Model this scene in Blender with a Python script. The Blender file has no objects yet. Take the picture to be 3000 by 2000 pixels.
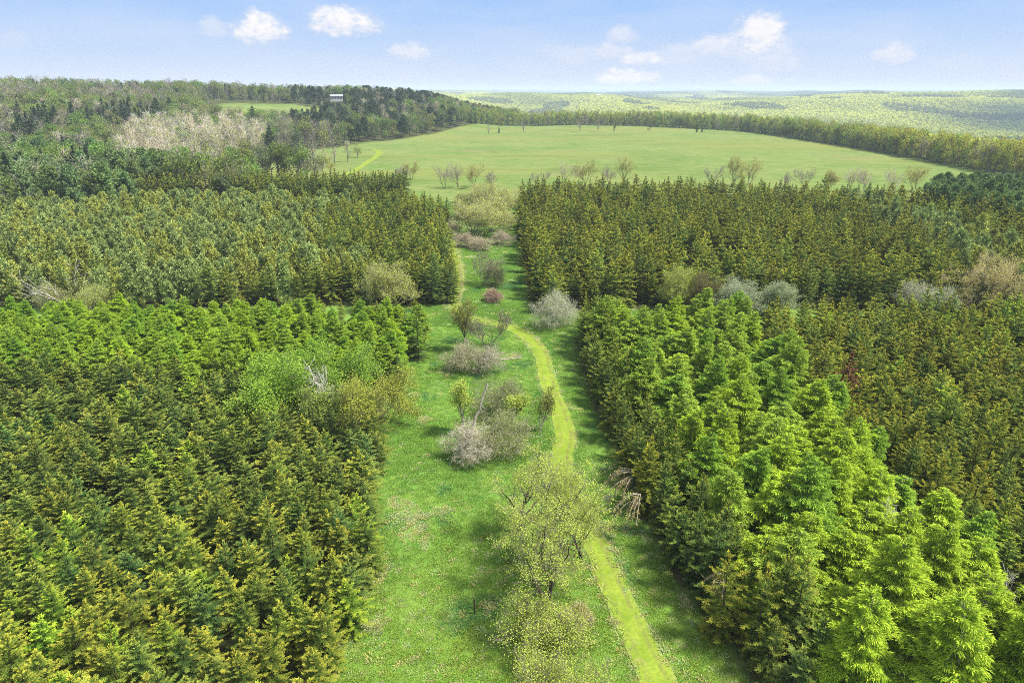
import bpy, math, random
import numpy as np
from mathutils import Vector, Euler

rng = np.random.default_rng(11)
random.seed(11)
S = bpy.context.scene
COL = bpy.context.collection
R = math.radians

# ------------------------------------------------------------------ camera
CAMZ = 38.0
PITCH = R(20.25)
FPX = 683.0            # focal length in pixels of a 1024 wide picture
PS = 1024 / 2352.0     # the photograph was measured at 2352 pixels wide


def ray(u, v):
    """direction from the camera through a point of the photograph (2352 x 1568)"""
    a = (u * PS - 512) / FPX
    b = (v * PS - 341) / FPX
    c, s = math.cos(PITCH), math.sin(PITCH)
    return np.array([a, c - b * s, -s - b * c])


def G(u, v, z=0.0):
    """where that sight line meets the level z (x, y)"""
    d = ray(u, v)
    t = (z - CAMZ) / d[2]
    return np.array([d[0] * t, d[1] * t])


def project(p):
    """picture position (2352 x 1568) and depth of world points (n,3)"""
    p = np.atleast_2d(p)
    c, s = math.cos(PITCH), math.sin(PITCH)
    y, z = p[:, 1], p[:, 2] - CAMZ
    dep = y * c - z * s
    up = y * s + z * c
    dep = np.maximum(dep, 1e-3)
    return (p[:, 0] / dep * FPX + 512) / PS, (341 - up / dep * FPX) / PS, dep


cam = bpy.data.cameras.new('camera')
cam.sensor_width = 36
cam.lens = 36 * FPX / 1024
cam.clip_start = 0.5
cam.clip_end = 60000
camo = bpy.data.objects.new('camera', cam)
COL.objects.link(camo)
camo.location = (0, 0, CAMZ)
camo.rotation_euler = (math.pi / 2 - PITCH, 0, 0)
S.camera = camo


# ------------------------------------------------------------------ noise and terrain
def sstep(a, b, x):
    t = np.clip((x - a) / (b - a), 0, 1)
    return t * t * (3 - 2 * t)


_nr = np.random.default_rng(5)
_W = [(_nr.uniform(0, 6.28), _nr.uniform(0, 6.28), _nr.uniform(0.6, 1.5)) for _ in range(12)]


def noise(x, y, wl, k=0):
    """smooth pseudo noise, about -1..1, wave length wl"""
    o = 0
    for i in range(5):
        a, ph, f = _W[(i + k * 3) % 12]
        o = o + np.sin((x * math.cos(a + k) + y * math.sin(a + k)) * 6.283 * f / wl + ph + 1.7 * np.sin((y * math.cos(a) - x * math.sin(a)) * 3.1 / wl + k))
    return o / 3.2


# far edge of the meadow: bearing (degrees) -> distance
_edge_px = [(1085, 296), (1180, 291), (1330, 287), (1480, 290), (1600, 296), (1700, 301), (1800, 314), (1900, 330), (2000, 346), (2100, 365), (2200, 384), (2300, 402), (2420, 418)]
_edge_xy = np.array([G(u, v) for u, v in _edge_px])
_edge_az = np.degrees(np.arctan2(_edge_xy[:, 0], _edge_xy[:, 1]))
_edge_d = np.hypot(_edge_xy[:, 0], _edge_xy[:, 1])


def edge_dist(az):
    return np.interp(az, np.r_[-60, -20, _edge_az, 60, 90], np.r_[900, 900, _edge_d, 300, 300])


def hill(az, d):
    amp = np.interp(az, [-75, -37, -28, -18, -11, -7, -3.5, -1, 1.5], [38, 34, 32, 27, 24, 21, 9, 2, 0])
    d0 = np.interp(az, [-75, -37, -25, -15, -8, -2, 2], [300, 300, 340, 430, 540, 620, 660])
    d1 = np.interp(az, [-75, -37, -15, -5, 2], [900, 900, 860, 820, 800])
    return amp * sstep(0, 1, (d - d0) / (d1 - d0))


def terrain(x, y):
    x = np.asarray(x, float)
    y = np.asarray(y, float)
    d = np.hypot(x, y)
    az = np.degrees(np.arctan2(x, np.maximum(y, 1e-6)))
    az = np.where(y < 0, np.sign(x) * 90, az)
    z = 0.22 * noise(x, y, 38, 1) * sstep(500, 200, d) + 0.06 * noise(x, y, 14, 2) * sstep(120, 60, d)
    hm = np.clip((az + 1.5) / -9, 0, 1)
    hz = hill(az, d)
    z = z + hz + hz * 0.06 * noise(x, y, 190, 3) * sstep(0, 10, hz)
    # the crest of the meadow, then the valley and the ridges beyond
    e = edge_dist(az) + 45
    n1 = noise(x, y, 2100, 1)
    n2 = noise(x, y, 800, 2)
    n3 = noise(x, y, 5200, 0)
    right = sstep(16, 36, az)
    ridge = np.interp(d, [0, 1500, 2100, 2800, 3500, 4300, 5200, 7200, 9000, 12500, 16000], [-62, -68, -66, -26, 2, -45, -30, 12, -25, 24, 0])
    ridge = ridge + n1 * np.interp(d, [1200, 2500, 7000, 16000], [3, 16, 16, 10]) + n2 * np.interp(d, [1200, 2200, 5000, 8000], [3, 13, 13, 6]) + n3 * 8 * sstep(2500, 6000, d)
    ridge = ridge + right * np.interp(d, [1500, 3000, 4800, 6500, 9000], [0, 8, 34, 8, 0])
    ridge = ridge + np.interp(az, [-12, -6, 0, 6], [0, 22, 14, 0]) * sstep(6000, 8500, d) * sstep(12500, 9500, d)
    ridge = np.minimum(ridge, 52)
    far = sstep(0, 1000, d - e)
    z = z * (1 - far * (1 - hm)) + ridge * far * (1 - hm)
    return z


def ground_hit(u, v, d_min=30, d_max=14000):
    """first place where the sight line through (u, v) meets the terrain"""
    dr = ray(u, v)
    dr = dr / np.hypot(dr[0], dr[1])
    t = np.geomspace(d_min, d_max, 4000)
    p = np.outer(t, dr)
    h = terrain(p[:, 0], p[:, 1])
    below = np.nonzero(p[:, 2] + CAMZ < h)[0]
    i = below[0] if len(below) else -1
    return np.array([p[i, 0], p[i, 1], h[i]])


def inside(poly, x, y):
    poly = np.asarray(poly)
    c = np.zeros(np.shape(x), bool)
    j = len(poly) - 1
    for i in range(len(poly)):
        xi, yi = poly[i]
        xj, yj = poly[j]
        k = ((yi > y) != (yj > y)) & (x < (xj - xi) * (y - yi) / (yj - yi + 1e-12) + xi)
        c ^= k
        j = i
    return c


# ------------------------------------------------------------------ materials
def new_mat(name):
    m = bpy.data.materials.new(name)
    m.use_nodes = True
    nt = m.node_tree
    nt.nodes.clear()
    return m, nt


def N(nt, kind, **kw):
    n = nt.nodes.new(kind)
    for k, v in kw.items():
        if k in n.inputs:
            n.inputs[k].default_value = v
        else:
            setattr(n, k, v)
    return n


def foliage_mat(name, trans=0.3, sheen=0.0):
    m, nt = new_mat(name)
    L = nt.links.new
    a = N(nt, 'ShaderNodeAttribute', attribute_name='Col')
    t = N(nt, 'ShaderNodeAttribute', attribute_name='tint')
    t.attribute_type = 'INSTANCER'
    mu = N(nt, 'ShaderNodeMix', data_type='RGBA', blend_type='MULTIPLY')
    mu.inputs[0].default_value = 1
    L(a.outputs['Color'], mu.inputs[6])
    L(t.outputs['Color'], mu.inputs[7])
    d = N(nt, 'ShaderNodeBsdfDiffuse')
    tr = N(nt, 'ShaderNodeBsdfTranslucent')
    mx = N(nt, 'ShaderNodeMixShader')
    mx.inputs[0].default_value = trans
    L(mu.outputs[2], d.inputs['Color'])
    L(mu.outputs[2], tr.inputs['Color'])
    L(d.outputs[0], mx.inputs[1])
    L(tr.outputs[0], mx.inputs[2])
    o = N(nt, 'ShaderNodeOutputMaterial')
    last = mx
    if sheen:
        g = N(nt, 'ShaderNodeBsdfGlossy')
        g.inputs['Roughness'].default_value = 0.45
        g.inputs['Color'].default_value = (0.9, 1, 0.9, 1)
        m2 = N(nt, 'ShaderNodeMixShader')
        m2.inputs[0].default_value = sheen
        L(mx.outputs[0], m2.inputs[1])
        L(g.outputs[0], m2.inputs[2])
        last = m2
    L(last.outputs[0], o.inputs[0])
    return m


def bark_mat(name, c0, c1, scale=6):
    m, nt = new_mat(name)
    L = nt.links.new
    co = N(nt, 'ShaderNodeTexCoord')
    mp = N(nt, 'ShaderNodeMapping')
    mp.inputs['Scale'].default_value = (scale, scale, scale * 0.25)
    n = N(nt, 'ShaderNodeTexNoise', Scale=1.0, Detail=4.0)
    r = N(nt, 'ShaderNodeValToRGB')
    r.color_ramp.elements[0].color = (*c0, 1)
    r.color_ramp.elements[1].color = (*c1, 1)
    r.color_ramp.elements[0].position = 0.3
    r.color_ramp.elements[1].position = 0.7
    d = N(nt, 'ShaderNodeBsdfDiffuse')
    o = N(nt, 'ShaderNodeOutputMaterial')
    L(co.outputs['Object'], mp.inputs[0])
    L(mp.outputs[0], n.inputs['Vector'])
    L(n.outputs['Fac'], r.inputs[0])
    L(r.outputs[0], d.inputs[0])
    L(d.outputs[0], o.inputs[0])
    return m


M_NEEDLE = foliage_mat('conifer_needles', 0.15)
M_LARCH = foliage_mat('larch_needles', 0.33)
M_LEAF = foliage_mat('young_leaves', 0.42)
M_TWIG = foliage_mat('fine_twigs', 0.0)
M_GRASSBLADE = foliage_mat('grass_blades', 0.4)
M_BARK = bark_mat('brown_bark', (0.05, 0.038, 0.028), (0.14, 0.11, 0.085))
M_GREY = bark_mat('grey_bark', (0.10, 0.09, 0.08), (0.26, 0.24, 0.21))
M_PALE = bark_mat('weathered_wood', (0.22, 0.19, 0.15), (0.50, 0.46, 0.40))
M_DARKBARK = bark_mat('dark_bark', (0.03, 0.024, 0.02), (0.09, 0.075, 0.06))
M_ASPENBARK = bark_mat('pale_bark', (0.25, 0.21, 0.17), (0.5, 0.44, 0.38))


# ------------------------------------------------------------------ mesh builder
class MB:
    def __init__(self):
        self.v, self.f, self.c, self.m = [], [], [], []
        self.n = 0

    def quads(self, V, C, mat=0):
        """V (n,4,3) corners, C (n,4,3) colours"""
        n = len(V)
        if n == 0:
            return
        self.v.append(V.reshape(-1, 3))
        self.c.append(C.reshape(-1, 3))
        self.f.append(np.arange(n * 4).reshape(n, 4) + self.n)
        self.m.append(np.full(n, mat))
        self.n += n * 4

    def blades(self, P, D, Ln, W, Nn, c0, c1, droop=0.0, mid=0.45, mat=0):
        """diamond shaped sprigs: base P, direction D, length, width, rough normal, base and tip colour"""
        n = len(P)
        if n == 0:
            return
        D = D / np.linalg.norm(D, axis=1, keepdims=True)
        sd = np.cross(D, Nn)
        sd /= np.linalg.norm(sd, axis=1, keepdims=True) + 1e-9
        Ln = np.broadcast_to(Ln, (n,))[:, None]
        W = np.broadcast_to(W, (n,))[:, None]
        M = P + D * Ln * mid
        T = P + D * Ln
        T = T.copy()
        T[:, 2] -= np.broadcast_to(droop, (n,)) * Ln[:, 0]
        V = np.stack([P, M - sd * W / 2, T, M + sd * W / 2], 1)
        c0 = np.broadcast_to(c0, (n, 3))
        c1 = np.broadcast_to(c1, (n, 3))
        C = np.stack([c0, (c0 + c1) / 2, c1, (c0 + c1) / 2], 1)
        self.quads(V, C, mat)

    def tubes(self, A, B, ra, rb, sides=4, mat=0, col=(0.2, 0.18, 0.15)):
        """tapered tubes A->B"""
        A, B = np.asarray(A, float), np.asarray(B, float)
        n = len(A)
        if n == 0:
            return
        D = B - A
        D /= np.linalg.norm(D, axis=1, keepdims=True) + 1e-9
        ref = np.where(np.abs(D[:, 2:3]) > 0.9, np.array([[1.0, 0, 0]]), np.array([[0, 0, 1.0]]))
        X = np.cross(D, ref)
        X /= np.linalg.norm(X, axis=1, keepdims=True)
        Y = np.cross(D, X)
        ang = np.arange(sides) * 2 * np.pi / sides
        ring = X[:, None] * np.cos(ang)[None, :, None] + Y[:, None] * np.sin(ang)[None, :, None]
        ra = np.broadcast_to(ra, (n,))[:, None, None]
        rb = np.broadcast_to(rb, (n,))[:, None, None]
        VA = A[:, None] + ring * ra
        VB = B[:, None] + ring * rb
        self.v.append(np.concatenate([VA, VB], 1).reshape(-1, 3))
        k = np.arange(sides)
        q = np.stack([k, (k + 1) % sides, (k + 1) % sides + sides, k + sides], 1)
        F = (np.arange(n) * 2 * sides)[:, None, None] + q[None] + self.n
        self.f.append(F.reshape(-1, 4))
        self.c.append(np.broadcast_to(col, (n * 2 * sides, 3)))
        self.m.append(np.full(n * sides, mat))
        self.n += n * 2 * sides

    def mesh(self, name, mats, smooth=False):
        me = bpy.data.meshes.new(name)
        V = np.concatenate(self.v).astype(np.float32)
        F = np.concatenate(self.f).astype(np.int32)
        me.vertices.add(len(V))
        me.vertices.foreach_set('co', V.ravel())
        me.loops.add(F.size)
        me.loops.foreach_set('vertex_index', F.ravel())
        me.polygons.add(len(F))
        me.polygons.foreach_set('loop_start', np.arange(0, F.size, 4, dtype=np.int32))
        me.polygons.foreach_set('material_index', np.concatenate(self.m).astype(np.int32))
        if smooth:
            me.polygons.foreach_set('use_smooth', np.ones(len(F), bool))
        for m in mats:
            me.materials.append(m)
        at = me.attributes.new('Col', 'FLOAT_COLOR', 'POINT')
        c = np.ones((len(V), 4), np.float32)
        c[:, :3] = np.concatenate(self.c)
        at.data.foreach_set('color', c.ravel())
        me.update(calc_edges=True)
        me.validate()
        return me


def unit(v):
    return v / (np.linalg.norm(v, axis=-1, keepdims=True) + 1e-9)


A3 = lambda *c: np.array(c, float)


# ------------------------------------------------------------------ conifer shapes (unit: metres; base at z = 0)
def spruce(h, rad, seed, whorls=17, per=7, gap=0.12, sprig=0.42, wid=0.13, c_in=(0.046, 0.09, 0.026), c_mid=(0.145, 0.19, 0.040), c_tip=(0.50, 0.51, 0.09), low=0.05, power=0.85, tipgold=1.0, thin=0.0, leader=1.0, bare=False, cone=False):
    r = np.random.default_rng(seed)
    cr, tk = MB(), MB()
    lean = r.normal(0, 0.03, 2)
    zs = np.linspace(0, h, 7)
    ax = lambda z: np.stack([lean[0] * z * z / h * 1.0, lean[1] * z * z / h, z], -1)
    pts = ax(zs)
    rr = 0.013 * h * (1 - zs / h) + 0.012
    tk.tubes(pts[:-1], pts[1:], rr[:-1], rr[1:], 6)
    c_in, c_mid, c_tip = map(lambda c: np.array(c), (c_in, c_mid, c_tip))
    up = A3(0, 0, 1)
    side_bulge = r.uniform(0.75, 1.2, 8)
    for w in range(whorls):
        t = low + (0.985 - low) * (w + r.uniform(-0.3, 0.3)) / (whorls - 1)
        t = min(max(t, low), 0.985)
        nb = max(4, int(per * (1.15 - 0.45 * t)))
        a0 = r.uniform(0, 6.28)
        for b in range(nb):
            if r.random() < thin:
                continue
            az = a0 + 6.283 * b / nb + r.normal(0, 0.22)
            k = side_bulge[int((az % 6.283) / 6.284 * 8)]
            if not cone:
                L = (rad * np.clip(((1 - t) * h - 0.30) / (0.36 * h), 0.07, 1) ** 0.8 * (1 - 0.12 * (t < 0.2)) + 0.05) * r.uniform(0.62, 1.15) * k
            else:
                L = (rad * min(1.0, 1.75 * (1 - t) ** power * (0.8 + 0.2 * (1 - t))) * min(1, 0.8 + t) + 0.12) * r.uniform(0.66, 1.15) * k
            el = R(-10 + 62 * t ** 1.8) + r.normal(0, 0.12)
            out = A3(math.cos(az), math.sin(az), 0)
            side = A3(-math.sin(az), math.cos(az), 0)
            z0 = t * h
            n = max(3, int(L / gap))
            s = (np.arange(n) + r.uniform(0.1, 0.9, n)) / n
            s = 0.12 + 0.88 * s
            base = ax(np.array([z0]))[0]
            droop = 0.20 * (1 - t)
            P = base + out * (L * s * math.cos(el))[:, None] + up * (L * (s * math.sin(el) - droop * s ** 2 + (droop * 0.9) * s ** 4))[:, None]
            spread_ = r.normal(0, 0.11, n) * (1.2 - 0.7 * s) * min(1.4, L)
            P = P + side * spread_[:, None] - up * (np.abs(spread_) * 0.3)[:, None]
            dirn = unit(out * math.cos(el) + up * (math.sin(el) - droop * 2 * s + droop * 3.2 * s ** 3)[:, None])
            tipness = np.clip((s - 0.45) / 0.55, 0, 1)
            if bare:
                tk.tubes(P[:-1], P[1:], 0.02, 0.014, 3)
            for sg in (-1, 1, 0, 2):
                ln = sprig * (0.55 + 0.6 * (1 - s)) * r.uniform(0.7, 1.25, n) * (0.65 + 0.35 * min(1, L))
                if sg == 0:
                    dd = dirn * 1.0 + side * r.normal(0, 0.25, n)[:, None] + up * r.uniform(0.0, 0.45, n)[:, None]
                elif sg == 2:
                    dd = dirn * 0.5 + side * r.normal(0, 0.6, n)[:, None] - up * r.uniform(0.1, 0.6, n)[:, None]
                    ln = ln * 0.8
                else:
                    dd = dirn * 0.75 + side * (sg * r.uniform(0.5, 1.0, n))[:, None] + up * r.normal(0.0, 0.16, n)[:, None]
                g = tipness * r.uniform(0.35, 1, n) * tipgold * (0.12 + 1.05 * t)  # yellow new growth, stronger upward: top light put into the colour too
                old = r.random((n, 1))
                cb = c_in * (0.75 + 0.5 * old)  # inner needles darker: shade of the gaps put into the colour
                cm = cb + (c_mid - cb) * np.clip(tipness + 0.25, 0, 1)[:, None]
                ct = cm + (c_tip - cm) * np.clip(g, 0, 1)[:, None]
                nn = up + r.normal(0, 0.38, (n, 3))
                cr.blades(P, dd, ln, wid * r.uniform(0.7, 1.3, n), nn, cm, ct, droop=0.05)
    # leader and its small twigs
    zt = np.array([h * 0.97])
    top = ax(zt)[0]
    n = 9
    dd = np.stack([r.normal(0, 0.35, n), r.normal(0, 0.35, n), np.ones(n)], 1)
    cr.blades(np.repeat(top[None], n, 0), dd, r.uniform(0.35, 0.75, n) * leader, 0.10, r.normal(0, 1, (n, 3)), c_mid, c_tip)
    tk.tubes([top], [top + A3(0, 0, 0.075 * h * leader)], 0.02, 0.008, 4)
    n = 14
    zz = h * (0.98 + 0.07 * r.random(n))
    pp = ax(np.full(n, h * 0.97))
    pp[:, 2] = zz
    aa = r.uniform(0, 6.28, n)
    dd = np.stack([np.cos(aa), np.sin(aa), r.uniform(0.9, 1.8, n)], 1)
    cr.blades(pp, dd, r.uniform(0.18, 0.34, n), 0.09, r.normal(0, 1, (n, 3)), c_mid, c_tip)
    n = 14
    zz = r.uniform(0.88, 0.99, n) * h
    aa = r.uniform(0, 6.28, n)
    dd = np.stack([np.cos(aa), np.sin(aa), r.uniform(0.5, 1.2, n)], 1)
    cr.blades(ax(zz), dd, r.uniform(0.25, 0.5, n), 0.10, r.normal(0, 1, (n, 3)), c_mid, c_tip)
    return tk, cr


def larch(h, rad, seed, c0=(0.15, 0.25, 0.026), c1=(0.62, 0.74, 0.10), wid=0.072, wind=0.25, power=0.75, branches=230, gap=0.045):
    """soft feathery conifer: many thin boughs that arch over and carry hanging sprays"""
    r = np.random.default_rng(seed)
    cr, tk = MB(), MB()
    c0, c1 = np.array(c0), np.array(c1)
    wd = A3(math.cos(0.3), math.sin(0.3), 0)
    bend = r.uniform(0.4, 1.3) * wind
    ax = lambda z: np.stack([bend * wd[0] * (z / h) ** 3 * h * 0.22, bend * wd[1] * (z / h) ** 3 * h * 0.22, z], -1)
    zs = np.linspace(0, h * 0.985, 9)
    pts = ax(zs)
    rr = 0.012 * h * (1 - zs / h) + 0.012
    tk.tubes(pts[:-1], pts[1:], rr[:-1], rr[1:], 6)
    up = A3(0, 0, 1)
    lobes = r.uniform(0.66, 1.25, (5, 6))
    for w in range(branches):
        t = 0.06 + 0.93 * (1 - (1 - (w + r.random()) / branches) ** 0.72)
        az = w * 2.39996 + r.normal(0, 0.35)
        k = lobes[int(t * 3.99), int((az % 6.2832) / 6.2833 * 6)]
        L = (rad * min(1.0, (1 - t) / 0.66) ** power * min(1, 0.8 + t) + 0.2) * r.uniform(0.7, 1.12) * k
        el = R(8 + 30 * t) + r.normal(0, 0.14)
        out = A3(math.cos(az), math.sin(az), 0) + wd * wind * 0.5
        out /= np.linalg.norm(out)
        side = A3(-out[1], out[0], 0)
        base = ax(np.array([t * h]))[0]
        arch = r.uniform(0.12, 0.38)
        f = lambda q: base + out * (L * q * math.cos(el))[:, None] + up * (L * (q * math.sin(el) - arch * q ** 2.2))[:, None]
        q = np.linspace(0, 1, 4)
        Q = f(q)
        tk.tubes(Q[:-1], Q[1:], 0.026 * (1 - q[:-1]) + 0.007, 0.026 * (1 - q[1:]) + 0.005, 3)
        n = max(6, int(L / gap * 1.6))
        s = np.sqrt(r.uniform(0.03, 1, n))
        sp = r.normal(0, 0.30, n) * (1.15 - 0.6 * s) * min(1.3, 0.4 + L * 0.4)
        P = f(s) + side * sp[:, None] - up * (np.abs(sp) * 0.35)[:, None]
        dirn = unit(out * math.cos(el) + up * (math.sin(el) - arch * 2.2 * s ** 1.2)[:, None])
        for kind in (0, 1, 2):
            if kind == 0:        # along the bough
                dd = dirn + side * (np.sign(sp) * r.uniform(0.1, 0.9, n))[:, None] + up * r.uniform(-0.1, 0.3, n)[:, None]
                ln, dr = r.uniform(0.22, 0.45, n), 0.15
            elif kind == 1:      # hanging
                dd = dirn * 0.5 + side * r.normal(0, 0.45, n)[:, None] - up * r.uniform(0.3, 1.0, n)[:, None]
                ln, dr = r.uniform(0.2, 0.5, n), 0.1
            else:                # short tufts on top
                dd = dirn * 0.6 + side * r.normal(0, 0.6, n)[:, None] + up * r.uniform(0.1, 0.6, n)[:, None]
                ln, dr = r.uniform(0.14, 0.28, n), 0.0
            mixv = r.uniform(0.1, 1, (n, 1)) * (0.25 + 0.75 * s[:, None]) * (0.75 if kind == 1 else 1.0)
            nn = up * 0.6 + r.normal(0, 0.6, (n, 3))
            cr.blades(P, dd, ln, wid * r.uniform(0.7, 1.3, n), nn, c0 + (c1 - c0) * mixv * 0.7, c0 + (c1 - c0) * mixv, droop=dr, mid=0.5)
    n = 16
    zz = r.uniform(0.93, 0.985, n) * h
    dd = np.stack([r.normal(0.3 * wind, 0.5, n), r.normal(0, 0.5, n), r.uniform(0.6, 1.4, n)], 1)
    cr.blades(ax(zz), dd, r.uniform(0.3, 0.6, n), 0.07, r.normal(0, 1, (n, 3)), c0 + (c1 - c0) * 0.5, c1)
    return tk, cr


def pine(h, rad, seed, c0=(0.16, 0.22, 0.057), c1=(0.52, 0.58, 0.185), tufts=95, per=26, size=0.42, wid=0.085, low=0.15, power=0.6):
    """open soft crown: long needled tufts at the ends of upswept branches"""
    r = np.random.default_rng(seed)
    cr, tk = MB(), MB()
    c0, c1 = np.array(c0), np.array(c1)
    zs = np.linspace(0, h * 0.97, 7)
    pts = np.stack([0 * zs, 0 * zs, zs], 1)
    rr = 0.014 * h * (1 - zs / h) + 0.02
    tk.tubes(pts[:-1], pts[1:], rr[:-1], rr[1:], 6)
    lob = r.uniform(0.65, 1.2, (5, 8))
    for i in range(tufts):
        t = low + (1 - low) * (i + r.random()) / tufts
        az = r.uniform(0, 6.28)
        k = lob[min(4, int(t * 5)), int(az / 6.284 * 8)]
        L = (rad * (1 - t) ** power * min(1, 0.6 + 1.2 * t) + 0.15) * k * r.uniform(0.6, 1.05)
        out = A3(math.cos(az), math.sin(az), 0)
        tip = A3(0, 0, t * h) + out * L + A3(0, 0, L * r.uniform(0.05, 0.4))
        tk.tubes([A3(0, 0, t * h)], [tip], 0.035, 0.015, 3)
        for q, sz in ((1.0, 1.0), (0.72, 0.85), (0.45, 0.7)):
            c = A3(0, 0, t * h) * (1 - q) + tip * q
            n = int(per * sz)
            dd = r.normal(0, 1, (n, 3)) + out * 0.5 + A3(0, 0, 0.55)
            br = r.uniform(0, 1, (n, 1)) * q
            cr.blades(c + r.normal(0, 0.14, (n, 3)), dd, size * sz * r.uniform(0.7, 1.3, n), wid, r.normal(0, 1, (n, 3)), c0 + (c1 - c0) * br * 0.4, c0 + (c1 - c0) * br)
    return tk, cr


# ------------------------------------------------------------------ broadleaf shapes
def skeleton(r, h, spread, stems=1, levels=4, fork=(4, 4, 4), first=0.28, upright=0.5, wob=0.16, lean=0.1, thick=0.016):
    """branching skeleton: list of (a, b, ra, rb, level) and the end points of the finest twigs with their directions"""
    segs, ends = [], []

    def grow(p, d, L, rad, lev):
        nseg = 4 if lev == 0 else 3
        pts = [p]
        dirs = []
        dd = d
        for i in range(nseg):
            dd = unit(dd + r.normal(0, wob, 3) + A3(0, 0, upright * 0.22 * (lev > 0)))
            dirs.append(dd)
            pts.append(pts[-1] + dd * L / nseg)
        rads = np.linspace(rad, rad * 0.5, nseg + 1)
        for i in range(nseg):
            segs.append((pts[i], pts[i + 1], rads[i], rads[i + 1], lev))
        if lev >= levels - 1:
            ends.append((pts[-1], dd))
            ends.append((pts[-2], dirs[-2]))
            return
        k = fork[min(lev, len(fork) - 1)]
        a0 = r.uniform(0, 6.28)
        for j in range(k):
            f = (first if lev == 0 else 0.2) + (1 - (first if lev == 0 else 0.2)) * (j + r.uniform(0.2, 0.9)) / k
            x = f * nseg
            i = min(nseg - 1, int(x))
            q = pts[i] + (pts[i + 1] - pts[i]) * (x - i)
            a = a0 + j * 2.4 + r.normal(0, 0.3)
            pd = dirs[i]
            ref = A3(1, 0, 0) if abs(pd[2]) > 0.8 else A3(0, 0, 1)
            X = unit(np.cross(pd, ref))
            Y = np.cross(pd, X)
            th = r.uniform(0.55, 1.05) * spread
            nd = pd * math.cos(th) + (X * math.cos(a) + Y * math.sin(a)) * math.sin(th)
            nl = L * r.uniform(0.5, 0.72) * (1.05 - 0.35 * f * (lev == 0))
            grow(q, nd, nl, rads[i] * 0.55, lev + 1)
        grow(pts[-1], dd, L * 0.5, rads[-1] * 0.9, lev + 1)

    for s in range(stems):
        a = 6.283 * s / max(1, stems) + r.uniform(0, 1)
        tilt = (0.0 if stems == 1 else r.uniform(0.15, 0.5)) + r.normal(0, lean)
        d = A3(math.cos(a) * math.sin(tilt), math.sin(a) * math.sin(tilt), math.cos(tilt))
        b = A3(math.cos(a), math.sin(a), 0) * (0.0 if stems == 1 else 0.18)
        grow(b, d, h * 0.62 * r.uniform(0.85, 1.1), h * thick / math.sqrt(stems), 0)
    return segs, ends


def broadleaf(h, seed, spread=0.8, stems=1, levels=4, fork=(5, 4, 4), leaves=7, leaf=0.17, c0=(0.12, 0.17, 0.02), c1=(0.30, 0.33, 0.05), twig=(0.19, 0.16, 0.13), first=0.28, upright=0.5, cloud=0.35, thick=0.016, min_tw=0.008, wob=0.16, twigs=3, twl=0.5, leafy=1.0, mat_leaf=0):
    r = np.random.default_rng(seed)
    segs, ends = skeleton(r, h, spread, stems, levels, fork, first, upright, wob, thick=thick)
    tk, cr = MB(), MB()
    top = max(max(s[1][2] for s in segs), 0.1)
    k = h / (top + 0.3)
    sc = lambda P: np.array(P) * k
    lv = np.array([s[4] for s in segs])
    A = sc([s[0] for s in segs])
    B = sc([s[1] for s in segs])
    ra = np.maximum(np.array([s[2] for s in segs]), min_tw)
    rb = np.maximum(np.array([s[3] for s in segs]), min_tw * 0.8)
    big = lv <= 1
    tk.tubes(A[big], B[big], ra[big], rb[big], 6)
    cr.tubes(A[~big], B[~big], ra[~big], rb[~big], 3, mat=1, col=np.array(twig))
    E = sc([e[0] for e in ends])
    D = np.array([e[1] for e in ends])
    # fine twigs at the ends
    n = len(E)
    tw = np.repeat(E, twigs, 0)
    td = np.repeat(D, twigs, 0) + r.normal(0, 0.6, (n * twigs, 3)) + A3(0, 0, 0.15)
    tl = twl * r.uniform(0.5, 1.2, n * twigs)
    cr.blades(tw, td, tl, 0.012 + 0.6 * min_tw, r.normal(0, 1, (n * twigs, 3)), np.array(twig), np.array(twig) * 1.1, mat=1, mid=0.3)
    if leaves:
        m = int(n * leaves)
        i = r.integers(0, n, m)
        keep = r.random(n) < leafy
        i = i[keep[i]]
        m = len(i)
        P = E[i] + r.normal(0, cloud * 0.5, (m, 3)) + unit(D[i]) * r.uniform(-0.1, 0.5, (m, 1)) * cloud * 1.4
        dd = r.normal(0, 1, (m, 3)) + A3(0, 0, 0.1)
        mixv = r.random((m, 1))
        c0, c1 = np.array(c0), np.array(c1)
        cc = c0 + (c1 - c0) * mixv
        cr.blades(P, dd, leaf * r.uniform(0.7, 1.3, m), leaf * 0.8, r.normal(0, 1, (m, 3)) + A3(0, 0, 0.6), cc, cc * 1.1, mat=0)
    return tk, cr


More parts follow.
